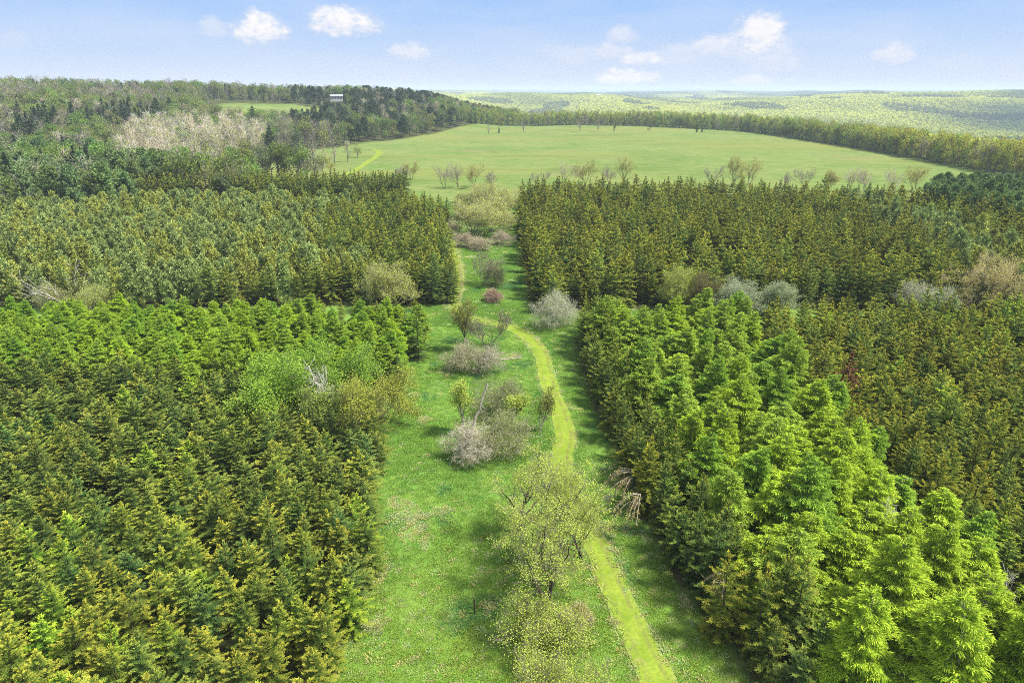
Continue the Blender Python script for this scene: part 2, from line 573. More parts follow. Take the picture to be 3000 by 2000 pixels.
def far_broadleaf(h, rad, seed, n=320, leaf=0.9, c0=(0.05, 0.085, 0.018), c1=(0.13, 0.17, 0.035), twig=(0.2, 0.17, 0.14), stemc=8, clumps=9, low=0.3, twign=0):
    """tree seen from several hundred metres: trunk, limbs, clumps of leaves"""
    r = np.random.default_rng(seed)
    tk, cr = MB(), MB()
    c0, c1 = np.array(c0), np.array(c1)
    cl = []
    for i in range(clumps):
        a = r.uniform(0, 6.28)
        t = r.uniform(low, 0.92)
        q = rad * math.sin(math.pi * min(1, 0.25 + 0.75 * (t - low) / (1 - low) * 0.9)) * r.uniform(0.3, 0.85)
        cl.append((math.cos(a) * q, math.sin(a) * q, t * h))
    cl = np.array(cl)
    zs = np.array([0, 0.3, 0.6, 0.92]) * h
    pts = np.stack([r.normal(0, 0.15, 4), r.normal(0, 0.15, 4), zs], 1)
    rr = np.array([0.02, 0.016, 0.01, 0.004]) * h
    tk.tubes(pts[:-1], pts[1:], rr[:-1], rr[1:], 5)
    for c in cl:
        b = A3(0, 0, max(0.15 * h, c[2] - 0.25 * h))
        tk.tubes([b], [c], 0.007 * h, 0.003 * h, 3)
    if n:
        i = r.integers(0, clumps, n)
        szs = r.uniform(0.7, 1.3, clumps)[i][:, None]
        off = unit(r.normal(0, 1, (n, 3))) * r.uniform(0.3, 1, (n, 1)) ** 0.5 * A3(rad * 0.48, rad * 0.48, h * 0.13) * szs
        P = cl[i] + off
        shade = r.uniform(0.0, 1, (n, 1)) * 0.6 + r.uniform(0, 0.4, clumps)[i][:, None]
        cc = c0 + (c1 - c0) * shade
        cr.blades(P, r.normal(0, 1, (n, 3)), leaf * r.uniform(0.6, 1.3, n), leaf * 0.75, r.normal(0, 1, (n, 3)) + A3(0, 0, 0.8), cc, cc)
    if twign:
        i = r.integers(0, clumps, twign)
        dd = r.normal(0, 0.6, (twign, 3)) + A3(0, 0, 0.9) + unit(cl[i] * A3(1, 1, 0)) * 0.6
        cr.blades(cl[i] + r.normal(0, rad * 0.2, (twign, 3)), dd, h * 0.16 * r.uniform(0.5, 1.4, twign), 0.07 * h / 14, r.normal(0, 1, (twign, 3)), np.array(twig), np.array(twig) * 1.15, mat=1, mid=0.3)
    return tk, cr


def merged(tk, cr, name, leafmat, bark):
    """trunk and crown in one mesh (for trees too far away to show parts)"""
    b = MB()
    for src, shift in ((cr, 0), (tk, 2)):
        if src.n == 0:
            continue
        b.v += src.v
        b.c += src.c
        b.f += [f + b.n for f in src.f]
        b.m += [(np.full(len(m), 2) if shift else m) for m in src.m]
        b.n += src.n
    return b.mesh(name, [leafmat, M_TWIG, bark])


# ------------------------------------------------------------------ placing things
def setp(o, label=None, cat=None, group=None, kind=None):
    if label:
        o['label'] = label
    if cat:
        o['category'] = cat
    if group:
        o['group'] = group
    if kind:
        o['kind'] = kind
    return o


def plant(name, proto, x, y, rz, sc, tint, label, cat, group=None, z=None, tilt=(0, 0)):
    """proto: (trunk mesh, crown mesh) -> Empty with two parts, or a single mesh -> one object"""
    z = float(terrain(x, y)) if z is None else z
    if isinstance(proto, tuple):
        e = bpy.data.objects.new(name, None)
        e.empty_display_size = 0.3
        COL.objects.link(e)
        for nm, me in zip(('trunk', 'crown'), proto):
            c = bpy.data.objects.new(nm, me)
            COL.objects.link(c)
            c.parent = e
            c['tint'] = [float(t) for t in tint]
    else:
        e = bpy.data.objects.new(name, proto)
        COL.objects.link(e)
        e['tint'] = [float(t) for t in tint]
    e.location = (float(x), float(y), z - 0.05)
    e.rotation_euler = (tilt[0], tilt[1], float(rz))
    e.scale = (float(sc[0]), float(sc[0]), float(sc[1])) if np.ndim(sc) else (float(sc),) * 3
    setp(e, label, cat, group)
    return e


_hidden = {}


def source(me):
    """an unlinked object that carries a mesh for the scattered masses"""
    if me.name not in _hidden:
        _hidden[me.name] = bpy.data.objects.new('source', me)
    return _hidden[me.name]


def mass(name, meshes, xyz, rz, sc, idx, tint, label):
    """many plants nobody would count: one object of points with instanced meshes"""
    n = len(xyz)
    me = bpy.data.meshes.new(name)
    me.vertices.add(n)
    me.vertices.foreach_set('co', np.asarray(xyz, np.float32).ravel())
    for nm, ty, key, dat in (('rz', 'FLOAT', 'value', rz), ('scl', 'FLOAT_VECTOR', 'vector', sc), ('pick', 'INT', 'value', idx), ('tint', 'FLOAT_VECTOR', 'vector', tint)):
        a = me.attributes.new(nm, ty, 'POINT')
        a.data.foreach_set(key, np.ascontiguousarray(dat, np.int32 if ty == 'INT' else np.float32).ravel())
    o = bpy.data.objects.new(name, me)
    COL.objects.link(o)
    g = bpy.data.node_groups.new(name + '_scatter', 'GeometryNodeTree')
    g.interface.new_socket('Geometry', in_out='INPUT', socket_type='NodeSocketGeometry')
    g.interface.new_socket('Geometry', in_out='OUTPUT', socket_type='NodeSocketGeometry')
    nd, L = g.nodes.new, g.links.new
    gi, go = nd('NodeGroupInput'), nd('NodeGroupOutput')
    ip = nd('GeometryNodeInstanceOnPoints')
    ip.inputs['Pick Instance'].default_value = True
    jn = nd('GeometryNodeJoinGeometry')
    for m in reversed(meshes):      # the join lists its inputs last link first
        oi = nd('GeometryNodeObjectInfo')
        oi.inputs['Object'].default_value = source(m)
        oi.inputs['As Instance'].default_value = True
        L(oi.outputs['Geometry'], jn.inputs[0])

    def attr(nm, ty):
        a = nd('GeometryNodeInputNamedAttribute')
        a.data_type = ty
        a.inputs['Name'].default_value = nm
        return a.outputs['Attribute']
    cx = nd('ShaderNodeCombineXYZ')
    L(attr('rz', 'FLOAT'), cx.inputs[2])
    er = nd('FunctionNodeEulerToRotation')
    L(cx.outputs[0], er.inputs[0])
    L(gi.outputs[0], ip.inputs['Points'])
    L(jn.outputs[0], ip.inputs['Instance'])
    L(attr('pick', 'INT'), ip.inputs['Instance Index'])
    L(er.outputs[0], ip.inputs['Rotation'])
    L(attr('scl', 'FLOAT_VECTOR'), ip.inputs['Scale'])
    L(ip.outputs[0], go.inputs[0])
    md = o.modifiers.new('scatter', 'NODES')
    md.node_group = g
    setp(o, label, None, None, 'stuff')
    return o


def lattice(poly, sx, sy, jit, seed, ang=0.0):
    """planting rows inside a polygon"""
    r = np.random.default_rng(seed)
    poly = np.asarray(poly)
    c = poly.mean(0)
    ext = np.abs(poly - c).max() * 1.5
    gx, gy = np.meshgrid(np.arange(-ext, ext, sx), np.arange(-ext, ext, sy))
    gx = gx + (np.arange(gx.shape[0]) % 2)[:, None] * sx * 0.5
    x = gx.ravel() + r.normal(0, jit, gx.size)
    y = gy.ravel() + r.normal(0, jit, gx.size)
    x, y = c[0] + x * math.cos(ang) - y * math.sin(ang), c[1] + x * math.sin(ang) + y * math.cos(ang)
    k = inside(poly, x, y)
    return np.stack([x[k], y[k]], 1)


def in_frame(x, y, z, h, rad, m=15):
    u, v, d = project(np.stack([x, y, z + h], 1))
    u2, v2, d2 = project(np.stack([x, y, z], 1))
    px = FPX * rad / d / PS
    return (u > -px * 0.7) & (u < 2352 + px * 0.7) & (v < 1568 - m) & (v2 > 0) & (y > 3)


# ------------------------------------------------------------------ where the woods stand (outlines on the ground)
P_ = lambda pts, z=0: [tuple(G(u, v, z)) for u, v in pts]
lane_w = [tuple(G(u, v) + A3(-1.3, 0.3)) for u, v in [(800, 1640), (805, 1568), (850, 1440), (885, 1320), (893, 1200), (880, 1100), (905, 1000), (925, 935), (945, 870)]]
NEAR_L = [(-34, 20), (-4, 20)] + lane_w + [(-21, 80), (-34, 84), (-110, 86), (-110, 20)]
LARCH_L = [(lane_w[-1][0] - 0.5, lane_w[-1][1] + 0.5), tuple(G(958, 800)), tuple(G(955, 765)), (-24, 103), (-34, 106), (-60, 107), (-120, 108), (-120, 85), (-60, 84), (-21, 79)]
MID_L = P_([(1040, 700), (1042, 640), (1034, 560), (1026, 500)]) + [(-36, 231), (-100, 228), (-190, 225), (-190, 122), (-88, 120), (-60, 120)]
STRIP_L = [(-38, 240), (-38, 259), (-120, 258), (-220, 258), (-220, 238), (-120, 238)]
FAR_R = P_([(1218, 722), (1207, 660), (1196, 580), (1188, 510)]) + [(3, 225), (3, 246), (60, 248), (112, 236), (150, 210), (190, 178), (190, 122), (120, 118), (60, 119), (36, 122)]
edge_r = P_([(1318, 770), (1335, 850), (1362, 940), (1405, 1040), (1440, 1130), (1492, 1240), (1570, 1370), (1660, 1480), (1720, 1568), (1780, 1660)])
larch_east = P_([(1725, 700), (1830, 800), (1935, 900), (2060, 975), (2200, 1075), (2345, 1215), (2450, 1330)], 8.5)
LARCH_R = edge_r + [(40, 22)] + [larch_east[-1]] + larch_east[::-1] + [(38, 104), (22, 101)]
SPRUCE_R = [(x + 1.5, y) for x, y in larch_east] + [(60, 30), (110, 40), (110, 106), (60, 107), (40, 105)]
LANE = None


def near_line(pts, x, y):
    """distance to a polyline"""
    pts = np.asarray(pts)
    best = np.full(np.shape(x), 1e9)
    for a, b in zip(pts[:-1], pts[1:]):
        ab = b - a
        t = np.clip(((x - a[0]) * ab[0] + (y - a[1]) * ab[1]) / (ab @ ab), 0, 1)
        best = np.minimum(best, np.hypot(x - a[0] - t * ab[0], y - a[1] - t * ab[1]))
    return best


# ------------------------------------------------------------------ ground
def axis(lo, hi, n, k):
    s = np.linspace(np.arcsinh(lo / k), np.arcsinh(hi / k), n)
    return np.sinh(s) * k


gx = axis(-16000, 16000, 420, 45)
gy = np.unique(np.r_[np.linspace(-120, 20, 36), np.linspace(20, 130, 74), np.geomspace(131.5, 16500, 330)])
X, Y = np.meshgrid(gx, gy)
Z = terrain(X, Y)
d_ = np.hypot(X, Y)
az_ = np.degrees(np.arctan2(X, np.maximum(Y, 1e-6)))
woods = np.zeros(X.shape)
for poly in (NEAR_L, LARCH_L, MID_L, STRIP_L, FAR_R, LARCH_R, SPRUCE_R):
    woods = np.maximum(woods, inside(poly, X, Y))
CLEAR = [(-22.3, 668), (-19.5, 640), (-17, 652), (-14.9, 690), (-14.7, 735), (-17, 768), (-19.5, 752), (-22, 745)]      # bearing, distance
# clearing on the hill, in the plane
CLEAR_XY = [(d * math.sin(R(a)), d * math.cos(R(a))) for a, d in CLEAR]
NOTCH_XY = [tuple(ground_hit(u, v)[:2]) for u, v in [(590, 400), (640, 362), (690, 345), (760, 340), (830, 328), (900, 322), (1000, 306), (1085, 296), (1300, 420), (850, 420)]]
hillw = (hill(az_, d_) > 0.6) & (az_ < -1) & ~inside(CLEAR_XY, X, Y) & ~inside(NOTCH_XY, X, Y)
foot_ = np.interp(az_, [-18, -12, -8, -4, -2, 0], [300, 420, 560, 690, 780, 800])
hillw = hillw & ((az_ < -10) | (d_ > foot_)) & ((az_ < -3.2) | (d_ > edge_dist(az_) - 5))
woods = np.maximum(woods, hillw & (d_ > 240))
woods = np.maximum(woods, ((d_ > 255) & (az_ < -20) & (d_ < 480)) & ~inside(NOTCH_XY, X, Y))
farw = sstep(-10, 60, d_ - edge_dist(az_)) * (d_ < 12000) * (az_ > -12)
clearn = noise(X, Y, 1500, 2) + 0.5 * noise(X, Y, 600, 1)
woods = np.maximum(woods, farw * (clearn < 1.02))
meadow = sstep(215, 262, d_) * (1 - np.clip(woods, 0, 1)) * (d_ < 1000)
nx_, ny_ = len(gx), len(gy)
gm = bpy.data.meshes.new('ground')
gm.vertices.add(nx_ * ny_)
gm.vertices.foreach_set('co', np.stack([X, Y, Z], -1).astype(np.float32).ravel())
i_, j_ = np.meshgrid(np.arange(nx_ - 1), np.arange(ny_ - 1))
b_ = (j_ * nx_ + i_).ravel()
F_ = np.stack([b_, b_ + 1, b_ + nx_ + 1, b_ + nx_], 1).astype(np.int32)
gm.loops.add(F_.size)
gm.loops.foreach_set('vertex_index', F_.ravel())
gm.polygons.add(len(F_))
gm.polygons.foreach_set('loop_start', np.arange(0, F_.size, 4, dtype=np.int32))
gm.polygons.foreach_set('use_smooth', np.ones(len(F_), bool))
at = gm.attributes.new('zone', 'FLOAT_COLOR', 'POINT')
zc = np.ones((nx_ * ny_, 4), np.float32)
zc[:, 0] = woods.ravel()
zc[:, 1] = meadow.ravel()
zc[:, 2] = (np.clip((d_ - 900) / 600, 0, 1)).ravel()
at.data.foreach_set('color', zc.ravel())
gm.update(calc_edges=True)
ground = bpy.data.objects.new('ground', gm)
COL.objects.link(ground)
setp(ground, 'grassy ground of lane, plantations and distant hills', kind='structure')


def mixc(nt, fac, a, b, mode='MIX'):
    m = nt.nodes.new('ShaderNodeMix')
    m.data_type = 'RGBA'
    m.blend_type = mode
    for i, s in ((0, fac), (6, a), (7, b)):
        if hasattr(s, 'is_linked'):
            nt.links.new(s, m.inputs[i])
        else:
            m.inputs[i].default_value = s if np.isscalar(s) else (*s, 1)
    return m.outputs[2]


def nz(nt, vec, scale, detail=3, lo=0.4, hi=0.6, rough=0.55):
    n = N(nt, 'ShaderNodeTexNoise', Scale=scale, Detail=float(detail), Roughness=rough)
    nt.links.new(vec, n.inputs['Vector'])
    r = N(nt, 'ShaderNodeMapRange')
    r.inputs['From Min'].default_value = lo
    r.inputs['From Max'].default_value = hi
    nt.links.new(n.outputs['Fac'], r.inputs['Value'])
    return r.outputs[0]


def mul(nt, a, b, op='MULTIPLY'):
    m = N(nt, 'ShaderNodeMath')
    m.operation = op
    for i, s in ((0, a), (1, b)):
        if hasattr(s, 'is_linked'):
            nt.links.new(s, m.inputs[i])
        else:
            m.inputs[i].default_value = s
    return m.outputs[0]


m, nt = new_mat('meadow_grass')
L = nt.links.new
pos = N(nt, 'ShaderNodeNewGeometry').outputs['Position']
zat = N(nt, 'ShaderNodeAttribute', attribute_name='zone')
sep = N(nt, 'ShaderNodeSeparateColor')
L(zat.outputs['Color'], sep.inputs[0])
lush = mixc(nt, nz(nt, pos, 0.09, 4, 0.38, 0.62), (0.115, 0.205, 0.036), (0.165, 0.25, 0.045))
lush = mixc(nt, mul(nt, nz(nt, pos, 0.16, 4, 0.55, 0.70), 0.6), lush, (0.095, 0.24, 0.06))
lush = mixc(nt, nz(nt, pos, 2.2, 4, 0.3, 0.75), lush, (0.10, 0.19, 0.03))
lush = mixc(nt, mul(nt, nz(nt, pos, 1.1, 5, 0.56, 0.70), 0.55), lush, (0.27, 0.26, 0.11))
lush = mixc(nt, mul(nt, nz(nt, pos, 0.33, 5, 0.66, 0.74), 0.8), lush, (0.30, 0.25, 0.13))
field = mixc(nt, nz(nt, pos, 0.018, 4, 0.38, 0.62), (0.09, 0.15, 0.034), (0.135, 0.18, 0.05))
mp = N(nt, 'ShaderNodeMapping')
mp.inputs['Scale'].default_value = (0.35, 1, 1)
L(pos, mp.inputs[0])
field = mixc(nt, mul(nt, nz(nt, mp.outputs[0], 0.05, 5, 0.55, 0.68), 0.6), field, (0.075, 0.165, 0.028))
field = mixc(nt, mul(nt, nz(nt, mp.outputs[0], 0.034, 5, 0.60, 0.70), 0.85), field, (0.165, 0.135, 0.07))
field = mixc(nt, mul(nt, nz(nt, mp.outputs[0], 0.35, 5, 0.42, 0.66), 0.6), field, (0.21, 0.225, 0.085))
field = mixc(nt, mul(nt, nz(nt, mp.outputs[0], 0.9, 4, 0.5, 0.7), 0.5), field, (0.07, 0.12, 0.03))
field = mixc(nt, mul(nt, nz(nt, mp.outputs[0], 0.011, 3, 0.48, 0.6), 0.7), field, (0.165, 0.18, 0.05))
field = mixc(nt, mul(nt, nz(nt, mp.outputs[0], 0.022, 5, 0.56, 0.66), 0.55), field, (0.06, 0.125, 0.025))
floor = mixc(nt, nz(nt, pos, 0.7, 4, 0.35, 0.65), (0.065, 0.058, 0.024), (0.06, 0.085, 0.025))
farg = mixc(nt, nz(nt, pos, 0.004, 5, 0.4, 0.62), (0.06, 0.10, 0.03), (0.15, 0.18, 0.05))
farg = mixc(nt, nz(nt, pos, 0.05, 3, 0.35, 0.65), farg, (0.05, 0.08, 0.025))
c = mixc(nt, sep.outputs[1], lush, field)
wd = mixc(nt, sep.outputs[2], floor, farg)
openfar = mixc(nt, sep.outputs[2], c, (0.18, 0.24, 0.09))
c = mixc(nt, sep.outputs[0], openfar, wd)
d = N(nt, 'ShaderNodeBsdfDiffuse')
bp = N(nt, 'ShaderNodeBump')
bp.inputs['Strength'].default_value = 0.6
bp.inputs['Distance'].default_value = 0.15
bn = N(nt, 'ShaderNodeTexNoise', Scale=3.0, Detail=5.0)
L(pos, bn.inputs['Vector'])
L(bn.outputs['Fac'], bp.inputs['Height'])
L(bp.outputs[0], d.inputs['Normal'])
L(c, d.inputs[0])
L(d.outputs[0], N(nt, 'ShaderNodeOutputMaterial').inputs[0])
gm.materials.append(m)

# ---- mown paths and the worn trail: thin sheets on the ground
m, nt = new_mat('mown_grass')
L = nt.links.new
pos = N(nt, 'ShaderNodeNewGeometry').outputs['Position']
uva = N(nt, 'ShaderNodeAttribute', attribute_name='across')
base = mixc(nt, nz(nt, pos, 0.5, 4, 0.35, 0.65), (0.155, 0.225, 0.024), (0.22, 0.285, 0.038))
base = mixc(nt, mul(nt, nz(nt, pos, 4.0, 4, 0.4, 0.7), 0.7), base, (0.10, 0.16, 0.018))
base = mixc(nt, mul(nt, nz(nt, pos, 1.4, 5, 0.55, 0.7), 0.6), base, (0.24, 0.23, 0.08))
w = N(nt, 'ShaderNodeMath')
w.operation = 'ABSOLUTE'
L(uva.outputs['Fac'], w.inputs[0])
rut = N(nt, 'ShaderNodeMapRange')
rut.interpolation_type = 'SMOOTHSTEP'
rut.inputs['From Min'].default_value = 0.28
rut.inputs['From Max'].default_value = 0.0
L(mul(nt, mul(nt, w.outputs[0], -0.48, 'ADD'), 0, 'ADD'), rut.inputs['Value'])
aa = N(nt, 'ShaderNodeMath')
aa.operation = 'ABSOLUTE'
L(mul(nt, w.outputs[0], -0.48, 'ADD'), aa.inputs[0])
L(aa.outputs[0], rut.inputs['Value'])
rutf = mul(nt, mul(nt, rut.outputs[0], nz(nt, pos, 0.8, 4, 0.35, 0.6)), 0.62)
sd = N(nt, 'ShaderNodeMapRange')      # the right hand track is the more worn one
sd.inputs['From Min'].default_value = -0.6
sd.inputs['From Max'].default_value = 0.4
sd.inputs['To Min'].default_value = 0.35
L(uva.outputs['Fac'], sd.inputs['Value'])
base = mixc(nt, mul(nt, rutf, sd.outputs[0]), base, (0.13, 0.105, 0.05))
edge = N(nt, 'ShaderNodeMapRange')
edge.inputs['From Min'].default_value = 0.80
edge.inputs['From Max'].default_value = 1.0
L(w.outputs[0], edge.inputs['Value'])
base = mixc(nt, mul(nt, mul(nt, edge.outputs[0], nz(nt, pos, 1.3, 3, 0.45, 0.6)), 0.6), base, (0.26, 0.25, 0.12))
d = N(nt, 'ShaderNodeBsdfDiffuse')
L(base, d.inputs[0])
L(d.outputs[0], N(nt, 'ShaderNodeOutputMaterial').inputs[0])
M_PATH = m
m, nt = new_mat('worn_trail')
L = nt.links.new
pos = N(nt, 'ShaderNodeNewGeometry').outputs['Position']
base = mixc(nt, nz(nt, pos, 0.9, 4, 0.4, 0.6), (0.20, 0.16, 0.10), (0.12, 0.17, 0.03))
d = N(nt, 'ShaderNodeBsdfDiffuse')
L(base, d.inputs[0])
L(d.outputs[0], N(nt, 'ShaderNodeOutputMaterial').inputs[0])
M_TRAIL = m


def smooth_line(pts, step):
    pts = np.asarray(pts, float)
    for _ in range(3):
        q = np.empty((len(pts) * 2 - 2, 2))
        q[0::2] = pts[:-1] * 0.75 + pts[1:] * 0.25
        q[1::2] = pts[:-1] * 0.25 + pts[1:] * 0.75
        pts = np.concatenate([pts[:1], q, pts[-1:]])
    s = np.r_[0, np.cumsum(np.hypot(*np.diff(pts, axis=0).T))]
    t = np.linspace(0, s[-1], max(3, int(s[-1] / step)))
    return np.stack([np.interp(t, s, pts[:, 0]), np.interp(t, s, pts[:, 1])], 1)


def path_sheet(name, pts, width, label, mat, lift, step=0.8, seed=0):
    c = smooth_line(pts, step)
    t = np.gradient(c, axis=0)
    t /= np.linalg.norm(t, axis=1, keepdims=True)
    nrm = np.stack([t[:, 1], -t[:, 0]], 1)
    r = np.random.default_rng(seed)
    k = 9
    w = np.interp(np.linspace(0, 1, len(c)), np.linspace(0, 1, len(width)), width) / 2
    wl = w * (1 + 0.10 * np.convolve(r.normal(0, 1, len(c)), np.ones(3) / 2, 'same'))
    wr = w * (1 + 0.10 * np.convolve(r.normal(0, 1, len(c)), np.ones(3) / 2, 'same'))
    a = np.linspace(-1, 1, k)
    off = np.where(a[None] < 0, a[None] * wl[:, None], a[None] * wr[:, None])
    x = c[:, 0:1] + nrm[:, 0:1] * off
    y = c[:, 1:2] + nrm[:, 1:2] * off
    z = terrain(x, y) + lift
    me = bpy.data.meshes.new(name)
    n = len(c)
    me.from_pydata(np.stack([x, y, z], -1).reshape(-1, 3).tolist(), [], [(i * k + j, i * k + j + 1, (i + 1) * k + j + 1, (i + 1) * k + j) for i in range(n - 1) for j in range(k - 1)])
    me.flip_normals() if me.polygons[0].normal.z < 0 else None
    at = me.attributes.new('across', 'FLOAT', 'POINT')
    at.data.foreach_set('value', np.tile(a, n).astype(np.float32))
    me.materials.append(mat)
    o = bpy.data.objects.new(name, me)
    COL.objects.link(o)
    setp(o, label, kind='structure')
    return c


main_px = [(1600, 1750), (1518, 1568), (1452, 1440), (1398, 1320), (1352, 1220), (1318, 1150), (1292, 1090), (1288, 1050), (1302, 1010), (1290, 960), (1268, 910), (1255, 860), (1248, 820), (1230, 790), (1205, 768), (1175, 752), (1140, 744), (1105, 738), (1068, 728), (1045, 714), (1042, 690), (1052, 655), (1054, 625), (1046, 590), (1036, 555), (1030, 520)]
main_line = path_sheet('path', [G(u, v) for u, v in main_px], [2.6, 2.5, 2.5, 2.5, 2.4, 2.5, 2.6, 2.6, 2.6, 2.4, 2.2, 2.0, 1.9, 1.8], 'mown yellow green path winding up the grassy lane', M_PATH, 0.035, seed=1)
path_sheet('path', [G(u, v) for u, v in [(1150, 747), (1180, 742), (1215, 736), (1245, 738)]], [1.0, 0.9, 0.7], 'short mown spur leading towards the grey round bush', M_PATH, 0.026, seed=2)
path_sheet('path', [G(u, v) for u, v in [(1062, 727), (1020, 725), (975, 722), (930, 720), (860, 718)]], [1.2, 1.1, 1.0], 'narrow mown path crossing towards the gap between plantations', M_PATH, 0.026, seed=3)
path_sheet('path', [G(u, v) for u, v in [(1056, 690), (1062, 665), (1060, 635), (1054, 612)]], [0.7, 0.8, 0.6], 'worn earth trail beside the upper mown path', M_TRAIL, 0.045, seed=4)
path_sheet('path', [ground_hit(u, v)[:2] for u, v in [(790, 402), (820, 390), (840, 375), (862, 362), (875, 350), (860, 343), (835, 342)]], [3.6, 3.6, 4.2, 4.4, 3.6], 'mown yellow green track curving over the far meadow', M_PATH, 0.12, step=3, seed=5)
path_sheet('path', [ground_hit(u, v)[:2] for u, v in [(700, 386), (670, 384), (645, 376), (655, 366), (690, 358)]], [2.6, 3.0, 2.6], 'mown track in the small meadow notch below the hill', M_PATH, 0.12, step=3, seed=6)

# ------------------------------------------------------------------ grass tufts on the near lane
M_GB = M_GRASSBLADE


def grass_clump(seed, n=26, h=0.15, r0=0.30, c0=(0.12, 0.245, 0.035), c1=(0.25, 0.40, 0.08)):
    r = np.random.default_rng(seed)
    b = MB()
    a = r.uniform(0, 6.28, n)
    q = r0 * np.sqrt(r.random(n))
    P = np.stack([np.cos(a) * q, np.sin(a) * q, np.zeros(n)], 1)
    D = np.stack([np.cos(a) * 0.55, np.sin(a) * 0.55, np.full(n, 0.8)], 1) + r.normal(0, 0.25, (n, 3))
    mx = r.random((n, 1))
    c = A3(*c0) + (A3(*c1) - A3(*c0)) * mx
    b.blades(P, D, h * r.uniform(0.5, 1.3, n), 0.05, r.normal(0, 1, (n, 3)), c, c * 1.15, droop=0.25)
    return b.mesh('grass_tuft', [M_GB])


tufts = [grass_clump(i) for i in range(4)] + [grass_clump(9, 34, 0.26, 0.3, (0.38, 0.41, 0.16), (0.58, 0.58, 0.29)), grass_clump(10, 30, 0.2, 0.35, (0.08, 0.20, 0.065), (0.13, 0.29, 0.11))]
r = np.random.default_rng(77)
n = 130000
gy_ = 24 + 100 * r.random(n) ** 1.5
gx_ = r.uniform(-28, 40, n)
n2_ = 60000
gy_ = np.r_[gy_, 110 + 140 * r.random(n2_)]
gx_ = np.r_[gx_, r.uniform(-26, 14, n2_)]
n += n2_
k = np.ones(n, bool)
for poly in (NEAR_L, LARCH_L, MID_L, FAR_R, LARCH_R, SPRUCE_R):
    k &= ~inside(poly, gx_, gy_)
pd = near_line(main_line, gx_, gy_)
k &= ((pd > 1.22) | ((pd > 0.8) & (r.random(n) < 0.3)) | ((gy_ > 130) & (pd > 0.9))) & (gx_ > -30)
u_, v_, dd_ = project(np.stack([gx_, gy_, 0 * gx_], 1))
k &= (u_ > -50) & (u_ < 2400) & (v_ < 1650)
gx_, gy_, pd = gx_[k], gy_[k], pd[k]
n = len(gx_)
dry = noise(gx_, gy_, 9, 1) + 0.6 * noise(gx_, gy_, 3.5, 2)
teal = noise(gx_, gy_, 12, 0) + 0.3 * noise(gx_, gy_, 4, 1)
far_t = 1 + 0.9 * sstep(100, 150, gy_)
pick = r.integers(0, 4, n)
pick = np.where((dry > 1.05) & (r.random(n) < 0.5), 4, pick)
pick = np.where((teal > 0.85) & (r.random(n) < 0.5), 5, pick)
pick = np.where((pd < 1.5) & (r.random(n) < 0.25), 4, pick)
pick = np.where(r.random(n) < 0.012 + 0.045 * sstep(60, 35, gy_), 4, pick)
for pu, pv, pr in ((930, 1185, 2.0), (905, 1160, 1.1), (965, 1205, 1.0), (1015, 1175, 1.0), (940, 1225, 1.1), (950, 905, 0.8), (1150, 815, 1.2), (1180, 818, 1.4), (1400, 1260, 1.0), (1385, 1210, 0.9), (1330, 1420, 0.9), (860, 1440, 0.7), (1265, 1050, 1.0), (1120, 1395, 0.7)):
    pp = G(pu, pv)
    dq = np.hypot(gx_ - pp[0], (gy_ - pp[1]) * 0.8) + 0.35 * noise(gx_, gy_, 1.6, 1)
    pick = np.where((dq < pr * 0.9) & (r.random(n) < 0.5), 4, pick)
sc = r.uniform(0.6, 1.25, n) * (1 + 0.25 * np.clip(noise(gx_, gy_, 7, 2), -1, 1))
warm = sstep(62, 36, gy_)
warm = np.where(pick == 4, 0, warm)
tint = np.stack([r.uniform(0.8, 1.2, n) * (1 + 0.35 * warm), r.uniform(0.9, 1.12, n) * (1 + 0.12 * warm), r.uniform(0.8, 1.2, n)], 1)
mass('grass', tufts, np.stack([gx_, gy_, terrain(gx_, gy_) - 0.02], 1), r.uniform(0, 6.28, n), np.stack([sc * far_t, sc * far_t, sc], 1), pick, tint, 'rough green grass covering the open lane')

# ------------------------------------------------------------------ tree shapes
def pair(tc, name, leafmat, bark):
    return (tc[0].mesh(name + '_trunk', [bark], True), tc[1].mesh(name + '_crown', [leafmat, M_TWIG]))


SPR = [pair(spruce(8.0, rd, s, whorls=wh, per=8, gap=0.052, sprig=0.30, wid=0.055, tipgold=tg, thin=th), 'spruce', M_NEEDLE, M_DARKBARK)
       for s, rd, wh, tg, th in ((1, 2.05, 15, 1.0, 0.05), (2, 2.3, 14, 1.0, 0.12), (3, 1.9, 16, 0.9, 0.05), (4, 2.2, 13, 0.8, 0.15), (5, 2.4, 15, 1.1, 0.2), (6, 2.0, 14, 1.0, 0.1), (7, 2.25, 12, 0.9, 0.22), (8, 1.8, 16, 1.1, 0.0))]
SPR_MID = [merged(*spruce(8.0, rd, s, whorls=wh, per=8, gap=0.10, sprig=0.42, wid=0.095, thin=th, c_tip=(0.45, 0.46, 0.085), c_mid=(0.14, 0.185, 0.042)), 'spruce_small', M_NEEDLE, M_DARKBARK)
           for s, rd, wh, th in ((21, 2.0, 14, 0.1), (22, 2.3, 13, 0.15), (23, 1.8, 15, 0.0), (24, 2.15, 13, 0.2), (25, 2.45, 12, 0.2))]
TALLCON = [merged(*spruce(18.0, rd, s, whorls=20, per=7, gap=0.42, sprig=1.25, wid=0.5, power=pw, c_tip=(0.14, 0.18, 0.065), c_mid=(0.075, 0.115, 0.05), c_in=(0.045, 0.075, 0.036), thin=0.12, cone=True), 'tall_conifer', M_NEEDLE, M_DARKBARK)
           for s, rd, pw in ((31, 3.4, 0.8), (32, 4.0, 0.7), (33, 3.0, 0.9))]
